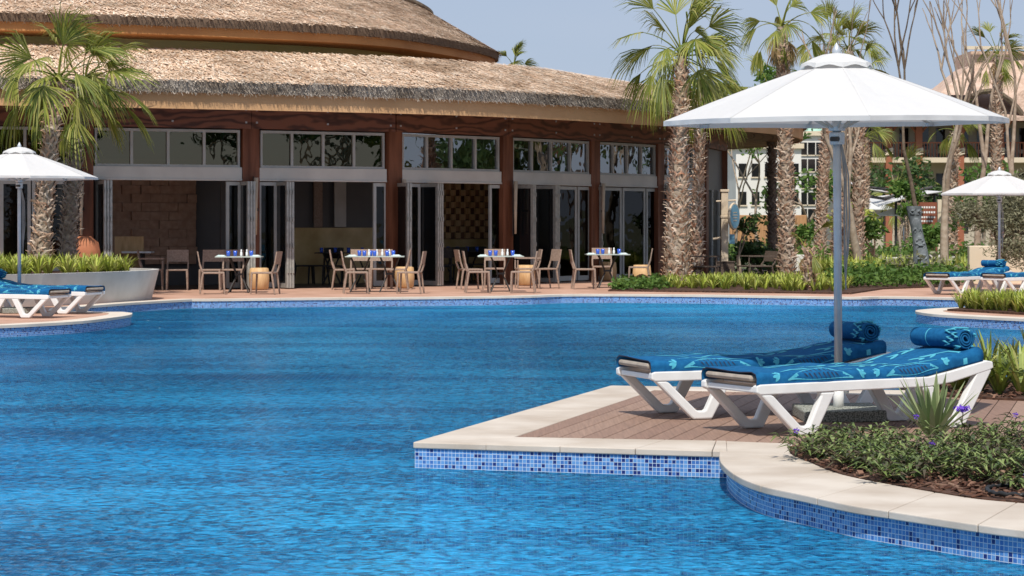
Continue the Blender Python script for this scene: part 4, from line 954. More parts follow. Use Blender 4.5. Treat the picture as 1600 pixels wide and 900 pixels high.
# ------------------------------------------------------------------ planter
pl = curve([(-13, 37.2), (-8.8, 39.6), (-7.65, 41.2), (-6.98, 42.7), (-6.80, 43.9), (-6.95, 44.9), (-7.9, 45.8), (-10, 46.8), (-13, 47.3)], 6)
lo = offs(pl, .14); li = offs(pl, .13); n = len(pl); mb = MB(); vs = []
for i in range(n): vs += [(*lo[i], -.002), (*pl[i], .57), (*li[i], .57), (*li[i], .45)]
mb.add(vs, [(4 * i + k, 4 * i + 4 + k, 4 * i + 5 + k, 4 * i + 1 + k) for i in range(n - 1) for k in range(3)])
pt = thing('concrete_planter', 'curved pale concrete planter wall with two palms behind the loungers', 'planter', (0, 0, 0))
mb.build('wall', M['concrete'], pt, smooth=False)
mb = MB(); mb.add([(x, y, .50) for x, y in li] , [tuple(range(n))]); mb.build('soil', M['soil'], pt)

# ------------------------------------------------------------------ plants
def blades(mb, x, y, z, rnd, n=22, h=.4, sp=.3, w=.02, sag=.5):
    for k in range(n):
        a = rnd.uniform(0, 6.283); l = h * rnd.uniform(.6, 1.15); r = sp * rnd.uniform(.25, 1.0); ca, sa = math.cos(a), math.sin(a); b = rnd.uniform(0, .03)
        pts = [(x + ca * b, y + sa * b, z)]; 
        for t in (.35, .7, 1.0): pts.append((x + ca * (b + r * t ** 1.4), y + sa * (b + r * t ** 1.4), z + l * (t - sag * (r / sp) * t ** 3 * .8)))
        mb.ribbon(pts, [w * .8, w, w * .75, w * .12], (-sa, ca, 0))
def cover(name, label, zone, count, mat, seed, z=.02, **kw):
    rnd = random.Random(seed); mb = MB()
    for k in range(count): x, y = zone(rnd); blades(mb, x, y, z, rnd, **kw)
    return tag(mb.build(name, mat), label, 'plants', kind='stuff')
def inpoly(poly):
    xs = [p[0] for p in poly]; ys = [p[1] for p in poly]
    def ins(x, y):
        c = False; j = len(poly) - 1
        for i in range(len(poly)):
            if (poly[i][1] > y) != (poly[j][1] > y) and x < (poly[j][0] - poly[i][0]) * (y - poly[i][1]) / (poly[j][1] - poly[i][1]) + poly[i][0]: c = not c
            j = i
        return c
    def z(rnd):
        while True:
            x, y = rnd.uniform(min(xs), max(xs)), rnd.uniform(min(ys), max(ys))
            if ins(x, y): return x, y
    return z
def gz(pts, h=0): return inpoly([G(px, py, h) for px, py in pts])
cover('lily_groundcover', 'bright green strap-leaved lilies filling the concrete planter', inpoly([(-12, 39.0), (-8.95, 40.3), (-7.9, 41.9), (-7.25, 43.2), (-7.1, 44.3), (-8.3, 45.3), (-12, 46.6)]), 175, LILY, 11, .48, n=26, h=.45, sp=.38, w=.036)
cover('lily_groundcover', 'bright green lily strip along the pool edge under the tall palms', gz([(1040, 452), (1240, 457), (1315, 458), (1330, 450), (1300, 445), (1050, 446)]), 210, LILY, 12, .02, n=18, h=.36, sp=.28, w=.032)
cover('lily_groundcover', 'spiky yellow-green plants on the round island by the far loungers', gz([(1500, 484), (1600, 491), (1800, 496), (1800, 484), (1560, 482)]), 190, LILY, 13, .02, n=24, h=.38, sp=.32, w=.03)
def leafcloud(mb, c, r, n, rnd, ls=.06, flat=1.0, asp=.45):
    for k in range(n):
        d = Vector((rnd.gauss(0, 1), rnd.gauss(0, 1), rnd.gauss(0, 1))).normalized() * (rnd.random() ** .5)
        p = Vector(c) + Vector((d.x * r, d.y * r, d.z * r * flat)); u = Vector((rnd.gauss(0, 1), rnd.gauss(0, 1), rnd.gauss(0, .7))).normalized(); v = u.orthogonal().normalized()
        v = (v * math.cos(k) + u.cross(v) * math.sin(k)); l = ls * rnd.uniform(.6, 1.3)
        mb.add([p - u * l, p + v * l * asp, p + u * l, p - v * l * asp], [(0, 1, 2, 3)])
def lowcover(name, label, zone, n, mat, seed, z=.02, h=.3, ls=.06, per=20, r=.2):
    rnd = random.Random(seed); mb = MB()
    for k in range(n): x, y = zone(rnd); hh = h * rnd.uniform(.5, 1.1); leafcloud(mb, (x, y, z + hh * .6), r, per, rnd, ls, hh / r * .6)
    return tag(mb.build(name, mat), label, 'plants', kind='stuff')
lowcover('leafy_groundcover', 'low round-leaved green cover beside the tapered stool at the palm foot', gz([(955, 455), (1045, 455), (1050, 445), (985, 444)]), 110, LEAF, 21, h=.24, ls=.06)
lowcover('leafy_groundcover', 'dark green leafy cover behind the far paving below the bare tree', gz([(1300, 452), (1385, 452), (1470, 448), (1520, 446), (1520, 434), (1300, 434)]), 330, LEAF, 22, h=.42, ls=.07, r=.26)
# chips of bark on the near beds
def chips(label, zone, n, seed, z=.014, s=.02):
    rnd = random.Random(seed); mb = MB()
    for k in range(n):
        x, y = zone(rnd); a = rnd.uniform(0, 3.14); l = s * rnd.uniform(.5, 1.6); w = l * rnd.uniform(.3, .6); zz = z + rnd.uniform(0, .02); ti = rnd.uniform(-.5, .5)
        Mx = Matrix.Translation((x, y, zz)) @ Matrix.Rotation(a, 4, 'Z') @ Matrix.Rotation(ti, 4, 'Y'); mb.box(-l, l, -w, w, -.003, .003, Mx)
    return tag(mb.build('bark_mulch', CHIP), label, 'mulch', kind='stuff')
chips('brown bark chips around the purple-flowered shrubs', inpoly(bedf), 5200, 31)
chips('brown bark chips under the strappy plants behind the loungers', inpoly(bedb), 1800, 32, .024)
# strap-leaved plants behind the loungers, each one its own
rnd = random.Random(41)
spots = [(1425, 603, .42), (1462, 611, .44), (1497, 615, .60), (1530, 617, .66), (1562, 619, .64), (1596, 620, .72), (1512, 604, .60), (1546, 601, .74), (1582, 603, .70), (1478, 600, .46), (1625, 616, .6), (1612, 598, .75), (1450, 600, .38)]
names = ['strappy green plant beside the head leg of the lounger', 'strappy plant in the front of the mulch bed behind the lounger head']
for i, (px, py, h) in enumerate(spots):
    x, y = G(px, py); mb = MB(); blades(mb, 0, 0, 0, rnd, n=46, h=h * .70, sp=h * .75, w=.030, sag=.62)
    o = mb.build('strappy_plant', LILYN, loc=(x, y, .02)); tag(o, 'strap-leaved green plant in the mulch bed behind the lounger head', 'plant', 'strap-leaved plants behind the loungers')
# variegated agave-like plant
x, y = G(1458, 700); mb = MB(); rnd = random.Random(44)
for k in range(56):
    a = k * 2.4; inc = .12 + .85 * (k / 56); l = rnd.uniform(.34, .46); ca, sa = math.cos(a), math.sin(a)
    pts = [(ca * .02, sa * .02, 0)] + [(ca * (.02 + l * t * math.sin(inc)), sa * (.02 + l * t * math.sin(inc)), l * t * math.cos(inc) + .02 - .05 * t * t * inc) for t in (.3, .6, .85, 1)]
    mb.ribbon(pts, [.022, .036, .032, .018, .002], (-sa, ca, 0))
tag(mb.build('agave_plant', AGAVE, loc=(x, y, .05)), 'pale striped sword-leaved plant rising above the purple flowers', 'plant')
# purple-flowered shrubs
def lanceleaf(mb, p, d, l, w):
    d = d.normalized(); s_ = d.cross(Vector((0, 0, 1)))
    if s_.length < .1: s_ = Vector((1, 0, 0))
    s_.normalize(); n_ = s_.cross(d)
    m1 = p + d * l * .45 + n_ * l * .05; e = p + d * l - Vector((0, 0, l * .25))
    mb.add([p, m1 - s_ * w + n_ * w * .5, m1, m1 + s_ * w + n_ * w * .5, e], [(0, 1, 2), (0, 2, 3), (1, 4, 2), (2, 4, 3)])
def ruellia(px, py, h, seed, nfl):
    h *= 1.12
    rnd = random.Random(seed); x, y = G(px, py); t = thing('flowering_shrub', 'dark leafy shrub with purple flowers in the front mulch bed', 'shrub', (x, y, .012), 0, 'purple-flowered shrubs in the front bed')
    st = MB(); lf = MB(); tips = []
    for k in range(13):
        a = rnd.uniform(0, 6.283); out = rnd.uniform(.05, .27); hh = h * rnd.uniform(.5, 1.05); p = [Vector((0, 0, 0))]
        for u in (.3, .6, .85, 1): p.append(Vector((math.cos(a) * out * u + rnd.gauss(0, .012), math.sin(a) * out * u + rnd.gauss(0, .012), hh * (u - .12 * u * u))))
        st.tube(p, [.004, .0035, .003, .0025, .0015], 4, False); tips.append(p[-1])
        for j in range(1, 5):
            for side in range(rnd.choice((2, 2, 3))):
                q = p[j] + (p[j - 1] - p[j]) * rnd.random() * .7; b = rnd.uniform(0, 6.283); lanceleaf(lf, q, Vector((math.cos(b), math.sin(b), rnd.uniform(-.15, .7))), rnd.uniform(.06, .13), rnd.uniform(.008, .015))
    st.build('stems', M['bark_d'], t); lf.build('foliage', RUEL, t)
    for q in range(nfl):
        c = tips[q] + Vector((0, 0, .02)); f = MB(); rr = rnd.uniform(.016, .024)
        for k in range(5):
            a = k * 1.257 + q; f.add([c, c + Vector((math.cos(a - .5) * rr, math.sin(a - .5) * rr - .004, .008)), c + Vector((math.cos(a) * rr * 1.3, math.sin(a) * rr * 1.3, .004)), c + Vector((math.cos(a + .5) * rr, math.sin(a + .5) * rr, .008))], [(0, 1, 2, 3)])
            f.add([c, c + Vector((math.cos(a - .3) * rr * .8, -rr * .6, math.sin(a - .3) * rr)), c + Vector((math.cos(a) * rr, -rr * .6, math.sin(a) * rr)), c + Vector((math.cos(a + .3) * rr * .8, -rr * .6, math.sin(a + .3) * rr))], [(0, 1, 2, 3)])
        f.build('flower', PURPLE, t)
    return t
sh = [(1268, 716, .14, 0), (1290, 722, .17, 1), (1300, 706, .15, 0), (1325, 730, .16, 0), (1335, 712, .17, 0), (1358, 722, .17, 0), (1372, 742, .16, 0), (1385, 712, .20, 1), (1400, 730, .20, 0), (1428, 750, .16, 0), (1430, 732, .16, 1), (1452, 742, .15, 0), (1485, 752, .16, 0), (1490, 734, .17, 0), (1518, 740, .20, 0), (1530, 718, .22, 0), (1545, 756, .16, 0), (1562, 735, .23, 0), (1575, 715, .24, 1), (1592, 752, .19, 1), (1605, 726, .25, 0), (1640, 745, .24, 0), (1402, 716, .16, 0), (1350, 738, .14, 0), (1395, 754, .12, 0), (1600, 770, .08, 1), (1508, 722, .22, 0), (1555, 712, .2, 0)]
for i, s_ in enumerate(sh): ruellia(*s_[:3], 60 + i, s_[3])
# tall-standing bloom beside the sword-leaved plant
x, y = G(1505, 715); t = thing('flowering_shrub', 'tallest purple bloom on a thin stalk beside the sword-leaved plant', 'shrub', (x, y, .02), 0, 'purple-flowered shrubs in the front bed'); rnd = random.Random(99)
MB().tube([(0, 0, 0), (-.01, 0, .15), (0, 0, .275)], .003, 5).build('stems', M['bark_d'], t); lf = MB()
for k in range(16): b = rnd.uniform(0, 6.28); lanceleaf(lf, Vector((0, 0, rnd.uniform(.03, .22))), Vector((math.cos(b), math.sin(b), .3)), rnd.uniform(.05, .08), .007)
lf.build('foliage', RUEL, t); f = MB()
for k in range(46):
    c = Vector((rnd.gauss(0, .022), rnd.gauss(0, .016), .285 + rnd.gauss(0, .010))); u = Vector((rnd.gauss(0, 1), rnd.gauss(0, 1), rnd.gauss(0, 1))).normalized() * .013; v = u.orthogonal().normalized() * .011; f.add([c - u, c + v, c + u, c - v], [(0, 1, 2, 3)])
f.build('flower', PURPLE, t)
# black irrigation hose at the edge of the bed
cvp = [G(1620, 765), G(1580, 768), G(1548, 771), G(1543, 776), G(1556, 781), G(1600, 784)]
tag(MB().tube([(x, y, .03 + .008 * (i % 2)) for i, (x, y) in enumerate(curve(cvp, 5))], .012, 8).build('irrigation_hose', M['hose'], smooth=True), 'black irrigation hose curling over the bark chips', 'hose')

# ------------------------------------------------------------------ palms
def palm(label, x, y, z0, zc, r0, r1, lean=(0, 0), nf=22, pet=.75, fan=.75, seed=1, boot=None, skirt=0, up_only=False, dens=1.0, group='fan palms', wind=(.35, 0), bw=1.0):
    rnd = random.Random(seed); t = thing('fan_palm', label, 'palm tree', (x, y, z0), 0, group); H = zc - z0; boot = boot or BOOT
    tr = MB(); axis = lambda u: Vector((lean[0] * u ** 1.5, lean[1] * u, H * u))
    rad = lambda u: (r1 + (r0 - r1) * (1 - u) ** 1.2 + .07 * r0 * max(0, 1 - u * 8)) * .88
    tr.tube([axis(i / 12) for i in range(13)], [rad(i / 12) * .92 for i in range(13)], 14)
    tr.mi = [1] * len(tr.f); tr.m = 0
    row = 0; u = 0.005
    while u < .97:
        nb = max(7, int(rad(u) * 2 * math.pi / .15)); r_ = rad(u)
        for k in range(nb):
            a = 2 * math.pi * (k + .5 * (row % 2)) / nb + rnd.gauss(0, .05)
            for sgn in (-1, 1):
                if rnd.random() > .90: continue
                a += rnd.gauss(0, .05)
                da = sgn * rnd.uniform(.55, .8) * 2 * math.pi / nb; hh = rnd.uniform(.09, .21); fl = rnd.uniform(.0, .08) * bw * (1.8 if rnd.random() < .22 else 1)
                pts = []; c0 = axis(u); cu = rnd.uniform(.6, 1.5); dz_ = rnd.gauss(0, .022)
                for v, ro in ((0, .0), (.35, .03), (.7, .04 + fl * .3), (1.0, .03 + fl)):
                    aa = a + da * v * (1 if v < .8 else cu); rr = r_ * .93 + ro; pts.append(c0 + Vector((math.cos(aa) * rr, math.sin(aa) * rr, hh * v + dz_ - (.03 if v == 1 else 0) * bw)))
                wd = rnd.uniform(.022, .062); sv = Vector((-math.sin(a), math.cos(a), -sgn * .5)).normalized()
                tr.ribbon(pts, [wd * 1.3, wd, wd * .8, wd * .45], sv)
        u += .085 / H * rnd.uniform(.85, 1.15); row += 1
    tr.build('trunk', [boot, M['bark']], t)
    cr = MB(); c0 = axis(1.0); ga = 2.39996
    def frond(a, el, pl_, fl_, droop, seg=24, span=R(190), mi=0, spread=1.0):
        d = Vector((math.cos(a) * math.cos(el), math.sin(a) * math.cos(el), math.sin(el))); pts = []; p = c0 + Vector((0, 0, rnd.uniform(-.15, .1))); dd = d.copy()
        for q in range(6):
            pts.append(p.copy()); p = p + dd * pl_ / 5; dd = (dd + Vector((wind[0] * .10, wind[1] * .1, -.14 * droop))).normalized()
        cr.m = 0; cr.tube(pts, [.026, .02, .016, .013, .011, .009], 4, False)
        hub = pts[-1]; sd_ = dd.cross(Vector((0, 0, 1))); sd_ = sd_.normalized() if sd_.length > .05 else Vector((1, 0, 0)); roll = rnd.gauss(0, .8); nn = sd_.cross(dd)
        sd_ = sd_ * math.cos(roll) + nn * math.sin(roll); nn = sd_.cross(dd).normalized(); cr.m = mi
        for q in range(seg):
            b = (q / (seg - 1) - .5) * span; b += rnd.gauss(0, .03); sdir = (dd * math.cos(b) + sd_ * math.sin(b)).normalized(); l = fl_ * (1 - .22 * (abs(b) / (span / 2)) ** 2) * rnd.uniform(.85, 1.1)
            tip = rnd.uniform(.4, .95) * droop; up = nn * (.10 * abs(math.sin(b)))
            P0 = hub; P1 = hub + (sdir + up * .6).normalized() * l * .35; P2 = hub + (sdir + up + Vector((wind[0] * .12, wind[1] * .12, -.10 * droop))).normalized() * l * .68; P3 = P2 + (sdir + Vector((wind[0] * .4, wind[1] * .4, -tip - .15))).normalized() * l * .34
            side = sdir.cross(nn).normalized(); w = max(.026, 2 * l * .35 * math.tan(span / seg / 2) * 1.25)
            side2 = (side + nn * (.45 if q % 2 else -.45)).normalized()
            cr.ribbon([P0, P1, P2, P3], [.008, w, w * .85, .004], side2)
    for i in range(nf):
        f = i / nf; a = i * ga + rnd.gauss(0, .2); el = R(82) - f * R(108 if not up_only else 75) + rnd.gauss(0, .08)
        frond(a, el + rnd.gauss(0, .12), pet * rnd.uniform(.65, 1.25), fan * rnd.uniform(.75, 1.15), .8 + 1.1 * f, span=R(rnd.choice((50, 75, 100, 140))), mi=0)
    for i in range(skirt):
        frond(i * ga + 1, R(-48) - rnd.random() * .5, pet * .5, fan * .9, 1.4, span=R(80), mi=(1 if rnd.random() < .55 else 0))
    cr.build('crown', [FROND, FRONDDRY], t); return t
def palmpx(label, px, base_py, Y, crown_py, r0, r1, top_px=None, **kw):
    x = PX(px, Y); tx = PX(top_px if top_px is not None else px, Y); zc = PZ(crown_py, Y); z0 = kw.pop('z0', 0)
    return palm(label, x, Y, z0, zc, r0, r1, lean=(tx - x, 0), **kw)
palmpx('shaggy fan palm in the planter, sunlit trunk closest to the small umbrella', 64, 0, 45.3, 128, .215, .13, 92, z0=.5, seed=3, nf=21, pet=.95, fan=.95, wind=(.5, 0))
palmpx('shaggy fan palm in the planter with a grey shaded trunk', 106, 0, 46.4, 140, .20, .12, 132, z0=.5, seed=6, nf=17, pet=.85, fan=.95, boot=BOOT_SHADE, wind=(.6, 0))
palmpx('tall fan palm with the thickest pale shaggy trunk, in front of the restaurant eave', 1058, 0, 53.5, 88, .35, .14, 1066, seed=9, nf=34, pet=1.0, fan=1.12, wind=(.35, 0), boot=BOOTP, bw=1.35)
palmpx('slimmer fan palm just behind the thickest pale trunk', 1088, 0, 57, 145, .15, .10, 1096, seed=12, nf=15, pet=.85, fan=.95, wind=(.6, 0), boot=BOOTP, bw=1.2)
palmpx('tall fan palm with reddish trunk beside the dark lounge armchair', 1230, 0, 57.5, 42, .235, .14, 1222, seed=15, nf=15, pet=.7, fan=.75, skirt=11, wind=(.2, 0))
palmpx('dark shaded palm trunk standing right behind the reddish trunk', 1207, 0, 70, 150, .18, .12, 1206, seed=18, nf=10, pet=.7, fan=.8, boot=BOOT_SHADE)
palmpx('fan palm with narrow trunk beside the umbrella pole, crown above the canopy', 1281, 0, 74, 72, .20, .14, 1303, seed=21, nf=16, pet=.8, fan=.75, skirt=3, wind=(.3, 0), up_only=True)
palmpx('fan palm with a broad trunk next to the umbrella pole', 1311, 0, 69, 80, .27, .16, 1327, seed=24, nf=16, pet=.8, fan=.8, skirt=4, wind=(.35, 0), up_only=True)
palmpx('fan palm trunk peeking out just behind the big umbrella pole', 1340, 0, 66, 120, .19, .14, 1345, seed=27, nf=9, pet=.6, fan=.7)
palmpx('tall distant fan palm standing in front of the hotel balconies', 1556, 0, 80, 85, .22, .15, 1559, seed=30, nf=13, pet=.7, fan=.8, skirt=3, wind=(.4, 0))
palmpx('slender palm trunk between the carved totem and the olive tree', 1487, 0, 82, 205, .20, .14, 1493, seed=33, nf=10, pet=.6, fan=.8, boot=BOOT)
palmpx('distant fan palm showing over the end of the upper thatched roof', 806, 0, 88, 108, .2, .16, 803, seed=36, nf=15, pet=.6, fan=.7, wind=(.3, 0))
palmpx('short young palm with drooping dry fronds at the pool edge', 1265, 0, 49.3, 392, .12, .09, 1263, seed=39, nf=3, pet=.4, fan=.42, skirt=7, boot=BOOT, wind=(.5, 0))
palmpx('low palm crown in front of the hotel ground floor', 1415, 0, 120, 290, .2, .2, seed=42, nf=16, pet=1.1, fan=1.3)
palmpx('low palm crown under the hotel balcony, by the bare tree', 1405, 0, 105, 312, .2, .2, seed=43, nf=10, pet=.8, fan=1.0)
palmpx('young palm behind the bare tree, under the big canopy edge', 1352, 0, 95, 215, .2, .15, seed=45, nf=12, pet=.8, fan=1.0)
# long hanging frond on the thick palm is part of the slimmer palm crown; a low cycad before the white kerb
def cycad(label, px, py, r, seed, n=26, up=.5, mat=None):
    x, y = G(px, py); rnd = random.Random(seed); mb = MB()
    for k in range(n):
        a = k * 2.4; el = rnd.uniform(.25, 1.25) * up + .2; l = r * rnd.uniform(.8, 1.1); p = Vector((0, 0, .15)); d = Vector((math.cos(a) * math.cos(el), math.sin(a) * math.cos(el), math.sin(el))); pts = []
        for q in range(9): pts.append(p.copy()); p = p + d * l / 8; d = (d + Vector((0, 0, -.13))).normalized()
        mb.tube(pts, .012, 3, False)
        for q in range(1, 9):
            for s_ in (-1, 1):
                for w in (0, .5):
                    b = pts[q] + (pts[q - 1] - pts[q]) * w; sd_ = Vector((-math.sin(a), math.cos(a), 0)) * s_; e = b + (sd_ + d * .6).normalized() * r * .22 + Vector((0, 0, -.02)); mb.ribbon([b, (b + e) / 2 + Vector((0, 0, .015)), e], [.02, .03, .004], d)
    return tag(mb.build('sago_palm', mat or LILY, loc=(x, y, 0)), label, 'palm')
cycad('low yellow-green sago palm spreading under the bare pale tree', 1385, 436, 1.15, 50)

# ------------------------------------------------------------------ trees
def grow(mb, p, d, l, r, lev, rnd, tips, spread=.5, up=.25, kids=(2, 3), shrink=.72, gnarl=.06):
    pts = [p.copy()]; rr = [r]; q = p.copy(); dd = d.copy(); k = 4
    for i in range(k):
        dd = (dd + Vector((rnd.gauss(0, gnarl), rnd.gauss(0, gnarl), rnd.gauss(0, gnarl * .5)))).normalized(); q = q + dd * l / k; pts.append(q.copy()); rr.append(r * (1 - .38 * (i + 1) / k))
    mb.tube(pts, rr, 7 if r > .05 else 5 if r > .02 else 4, False)
    if lev == 0: tips.append((q.copy(), dd.copy())); return
    for c in range(rnd.randint(*kids)):
        az = rnd.uniform(0, 6.283); s_ = dd.orthogonal().normalized(); s_ = (s_ * math.cos(az) + dd.cross(s_) * math.sin(az)); nd = (dd + s_ * rnd.uniform(.5, 1.2) * spread + Vector((0, 0, up))).normalized()
        grow(mb, pts[-1] if c == 0 or rnd.random() < .6 else pts[-2], nd, l * shrink * rnd.uniform(.8, 1.2), r * .62, lev - 1, rnd, tips, spread, up, kids, shrink, gnarl)
def tree(name, label, px, Y, h, r, seed, lev=3, spread=.55, up=.2, leaf=None, per=40, ls=.07, cr=.35, bark=None, first=.4, lean=(0, 0), kids=(2, 3), cat='tree', z0=0, shrink=.74, asp=.45):
    rnd = random.Random(seed); t = thing(name, label, cat, (PX(px, Y), Y, z0)); mb = MB(); tips = []
    grow(mb, Vector((0, 0, 0)), Vector((lean[0], lean[1], 1)).normalized(), h * first, r, lev, rnd, tips, spread, up, kids, shrink)
    mb.build('trunk', bark or M['bark'], t, True)
    if leaf:
        cb = MB()
        for p, d in tips: leafcloud(cb, p, cr * rnd.uniform(.7, 1.2), int(per * rnd.uniform(.6, 1.3)), rnd, ls, .8, asp)
        cb.build('crown', leaf, t)
    return t
tree('bare_tree', 'pale bare tree with upright forking limbs beside the umbrella pole', 1342, 62, 5.2, .13, 5, 4, .36, .22, None, first=.42, lean=(.0, 0), kids=(2, 3))
tree('bare_tree', 'slim bare sapling between the umbrella pole and the forked pale tree', 1308 + 12, 58, 5.5, .05, 6, 3, .2, .3, None, first=.5, kids=(2, 2))
tree('bare_tree', 'tall bare tree with smooth trunk between the totem and the olive', 1478, 60, 8.0, .13, 8, 4, .34, .25, None, first=.33, lean=(-.06, 0))
tree('bare_tree', 'leafless tree sticking twigs above the big umbrella edge', 1442, 66, 8.6, .08, 12, 5, .34, .22, None, first=.42, kids=(2, 3), bark=M['bark_d'])
tree('bare_tree', 'thin leafless tree in front of the hotel roof by the distant palm', 1520, 70, 8.0, .12, 14, 4, .3, .25, None, first=.4, kids=(2, 2), lean=(.1, 0))
tree('bare_tree', 'spindly leafless tree at the frame edge before the hotel', 1586, 68, 8.2, .10, 16, 4, .3, .25, None, first=.4, kids=(2, 2))
tree('olive_tree', 'grey-green olive tree with wide crown behind the small umbrella', 1562, 53, 1.9, .17, 20, 4, .85, .0, LEAFO, 190, .06, .46, M['bark_d'], first=.42, kids=(3, 3), asp=.22)
tree('leafy_tree', 'light green young tree beyond the restaurant corner', 1187, 85, 4.8, .07, 25, 3, .8, .1, LEAF, 170, .10, .6, first=.5)
tree('leafy_tree', 'feathery green tree behind the sign post', 1150, 95, 5.6, .06, 26, 3, .7, .15, LEAF, 150, .12, .7, first=.5)
tree('leafy_shrub', 'dark round-leaved fig shrub beside the sign post', 1157, 62, 1.9, .05, 27, 3, .5, .25, LEAFD, 26, .09, .28, first=.3, cat='shrub')
tree('leafy_shrub', 'dark spreading shrub low behind the lounge armchairs', 1175, 66, 1.0, .05, 28, 3, .9, .0, LEAFD, 40, .10, .4, first=.3, cat='shrub')
tree('leafy_shrub', 'bright green bushy shrub next to the forked bare tree', 1368, 72, 2.1, .06, 29, 3, .7, .05, LEAF, 70, .11, .42, first=.3, cat='shrub')
tree('leafy_shrub', 'bright green shrub in front of the cafe umbrellas', 1408, 84, 2.6, .06, 30, 3, .5, .1, LEAF, 60, .12, .4, first=.4, cat='shrub')
tree('leafy_shrub', 'green bush between the totem and the smooth bare trunk', 1459, 76, 1.6, .05, 31, 3, .8, .0, LEAF, 60, .11, .42, first=.3, cat='shrub')
tree('leafy_shrub', 'yellow-green shrub against the shaded palm trunks', 1322, 80, 2.4, .05, 32, 3, .6, .1, LILY, 40, .12, .42, first=.3, cat='shrub')
tree('leafy_shrub', 'dense green bush filling the gap beside the reddish palm trunk', 1256, 90, 2.0, .05, 33, 3, .8, .0, LEAF, 60, .12, .5, first=.3, cat='shrub')
tree('leafy_tree', 'small leafy tree behind the olive crown at the frame edge', 1600, 75, 3.4, .1, 34, 3, .8, .0, LEAF, 80, .11, .6, first=.35)
for i, (px, Y, l) in enumerate(((1262, 100, 'green tree before the white building'), (1440, 108, 'green tree at the foot of the hotel balcony'), (1535, 112, 'dark green tree under the hotel arch'), (1345, 118, 'green tree behind the cafe shade sails'))):
    tree('leafy_tree', l, px, Y, 4.2, .12, 70 + i, 3, .8, .05, LEAFD if i % 2 else LEAF, 60, .15, .8, first=.35)
# mixed planting of the garden
lowcover('garden_groundcover', 'mixed green planting of the garden behind the totem', inpoly([(6, 66), (24, 62), (34, 92), (8, 98)]), 900, LEAF, 81, h=.7, ls=.10, per=18, r=.4)
lowcover('garden_groundcover', 'grey-green grassy tufts around the totem', inpoly([(9.5, 57), (17, 56), (18, 62), (9.5, 62)]), 160, LEAFO, 82, h=.6, ls=.09, per=22, r=.3)
cover('lily_groundcover', 'long-bladed lilies behind the palm trunks', inpoly([(8, 58), (14, 57), (14, 63), (8, 64)]), 180, LILY, 83, 0, n=18, h=.7, sp=.4, w=.045)
# garden kerbs and pots
def blk(name, label, cat, px0, px1, Y, py0, py1, d, mat, rz=0, bev=.02):
    x0, x1 = PX(px0, Y), PX(px1, Y); z0, z1 = PZ(py1, Y), PZ(py0, Y); o = MB().box(-(x1 - x0) / 2, (x1 - x0) / 2, -d / 2, d / 2, 0, z1 - z0).build(name, mat, bevel=bev, loc=((x0 + x1) / 2, Y, z0)); o.rotation_euler = (0, 0, rz); return tag(o, label, cat)
blk('garden_wall', 'low white planter wall behind the sago palm', 'wall', 1370, 1424, 64, 402, 416, .3, M['whitewall'])
blk('garden_wall', 'low white wall piece between the reddish trunk and the short palm', 'wall', 1236, 1263, 64, 398, 424, .3, M['whitewall'])
blk('garden_wall', 'cream garden wall behind the far loungers and olive tree', 'wall', 1513, 1680, 56, 384, 445, .25, M['cream'])
blk('garden_wall', 'thin low kerb wall past the totem', 'wall', 1440, 1512, 74, 400, 408, .3, M['whitewall'])
def pot(px, py, r, h, label, mat, square=False):
    x, y = G(px, py); t = thing('plant_pot', label, 'pot', (x, y, 0))
    if square: MB().add([(sx * r * k, sy * r * k, z) for z, k in ((0, .8), (h, 1)) for sx, sy in ((-1, -1), (1, -1), (1, 1), (-1, 1))], [(3, 2, 1, 0), (4, 5, 6, 7), (0, 1, 5, 4), (1, 2, 6, 5), (2, 3, 7, 6), (3, 0, 4, 7)]).build('body', mat, t)
    else: MB().lathe([(r * .6, 0), (r, h * .45), (r * .95, h * .8), (r * .6, h), (r * .5, h), (r * .5, h * .9), (0, h * .9)], 20).build('body', mat, t, True)
    return t
pot(1457, 425.5, .36, .52, 'white tapered square pot beside the totem', M['ceramic'], True)
pot(1474, 424, .30, .45, 'smaller white square pot behind the bare trunk', M['ceramic'], True)
t = pot(127, 440, .30, 0, '', M['terracotta']); bpy.data.objects.remove(t.children[0]); t['label'] = 'round terracotta urn glowing behind the planter lilies'; t.location = (PX(127, 48.6), 48.6, 0)
MB().lathe([(.18, 0), (.36, .45), (.41, .8), (.36, 1.05), (.2, 1.18), (.0, 1.18)], 24).build('body', M['terracotta'], t, True)
# carved totem
def totem():
    Y = 57.5; x = PX(1438, Y); t = thing('carved_totem', 'tall grey carved totem with round eyes and swirls in the garden', 'sculpture', (x, Y, 0)); mb = MB(); H = PZ(322, Y); s0 = Y / F; n = 28; rows = 46; vs = []
    for r in range(rows + 1):
        u = r / rows; z = H * u; w = .17 + .03 * math.sin(u * 7); lean = -.11 * u + .05 * math.sin(u * 5)
        for k in range(n):
            a = 2 * math.pi * k / n; f = 1.0; fx = math.sin(a)  # front is -y
            front = max(0, -math.sin(a)); c = math.cos(a)
            f += .10 * front * (math.sin(z * 14 + 3 * c * c) > 0)
            for ez in (.62, 1.28, 1.72):
                dd = math.hypot((abs(c) - .38) * .20, z - ez); f += front * (.14 if .03 < dd < .055 else (-.14 if dd < .03 else 0))
            for mz in (.28, .98):
                dd = math.hypot(c * .2, (z - mz) * 1.7); f += front * (.16 if .10 < dd < .14 else (-.16 if dd <= .10 else 0))
            vs.append((lean + math.cos(a) * w * f, math.sin(a) * w * f, z))
    mb.add(vs, [(r * n + k, r * n + (k + 1) % n, (r + 1) * n + (k + 1) % n, (r + 1) * n + k) for r in range(rows) for k in range(n)] + [tuple(rows * n + k for k in range(n))])
    mb.build('carving', M['tiki'], t)
totem()
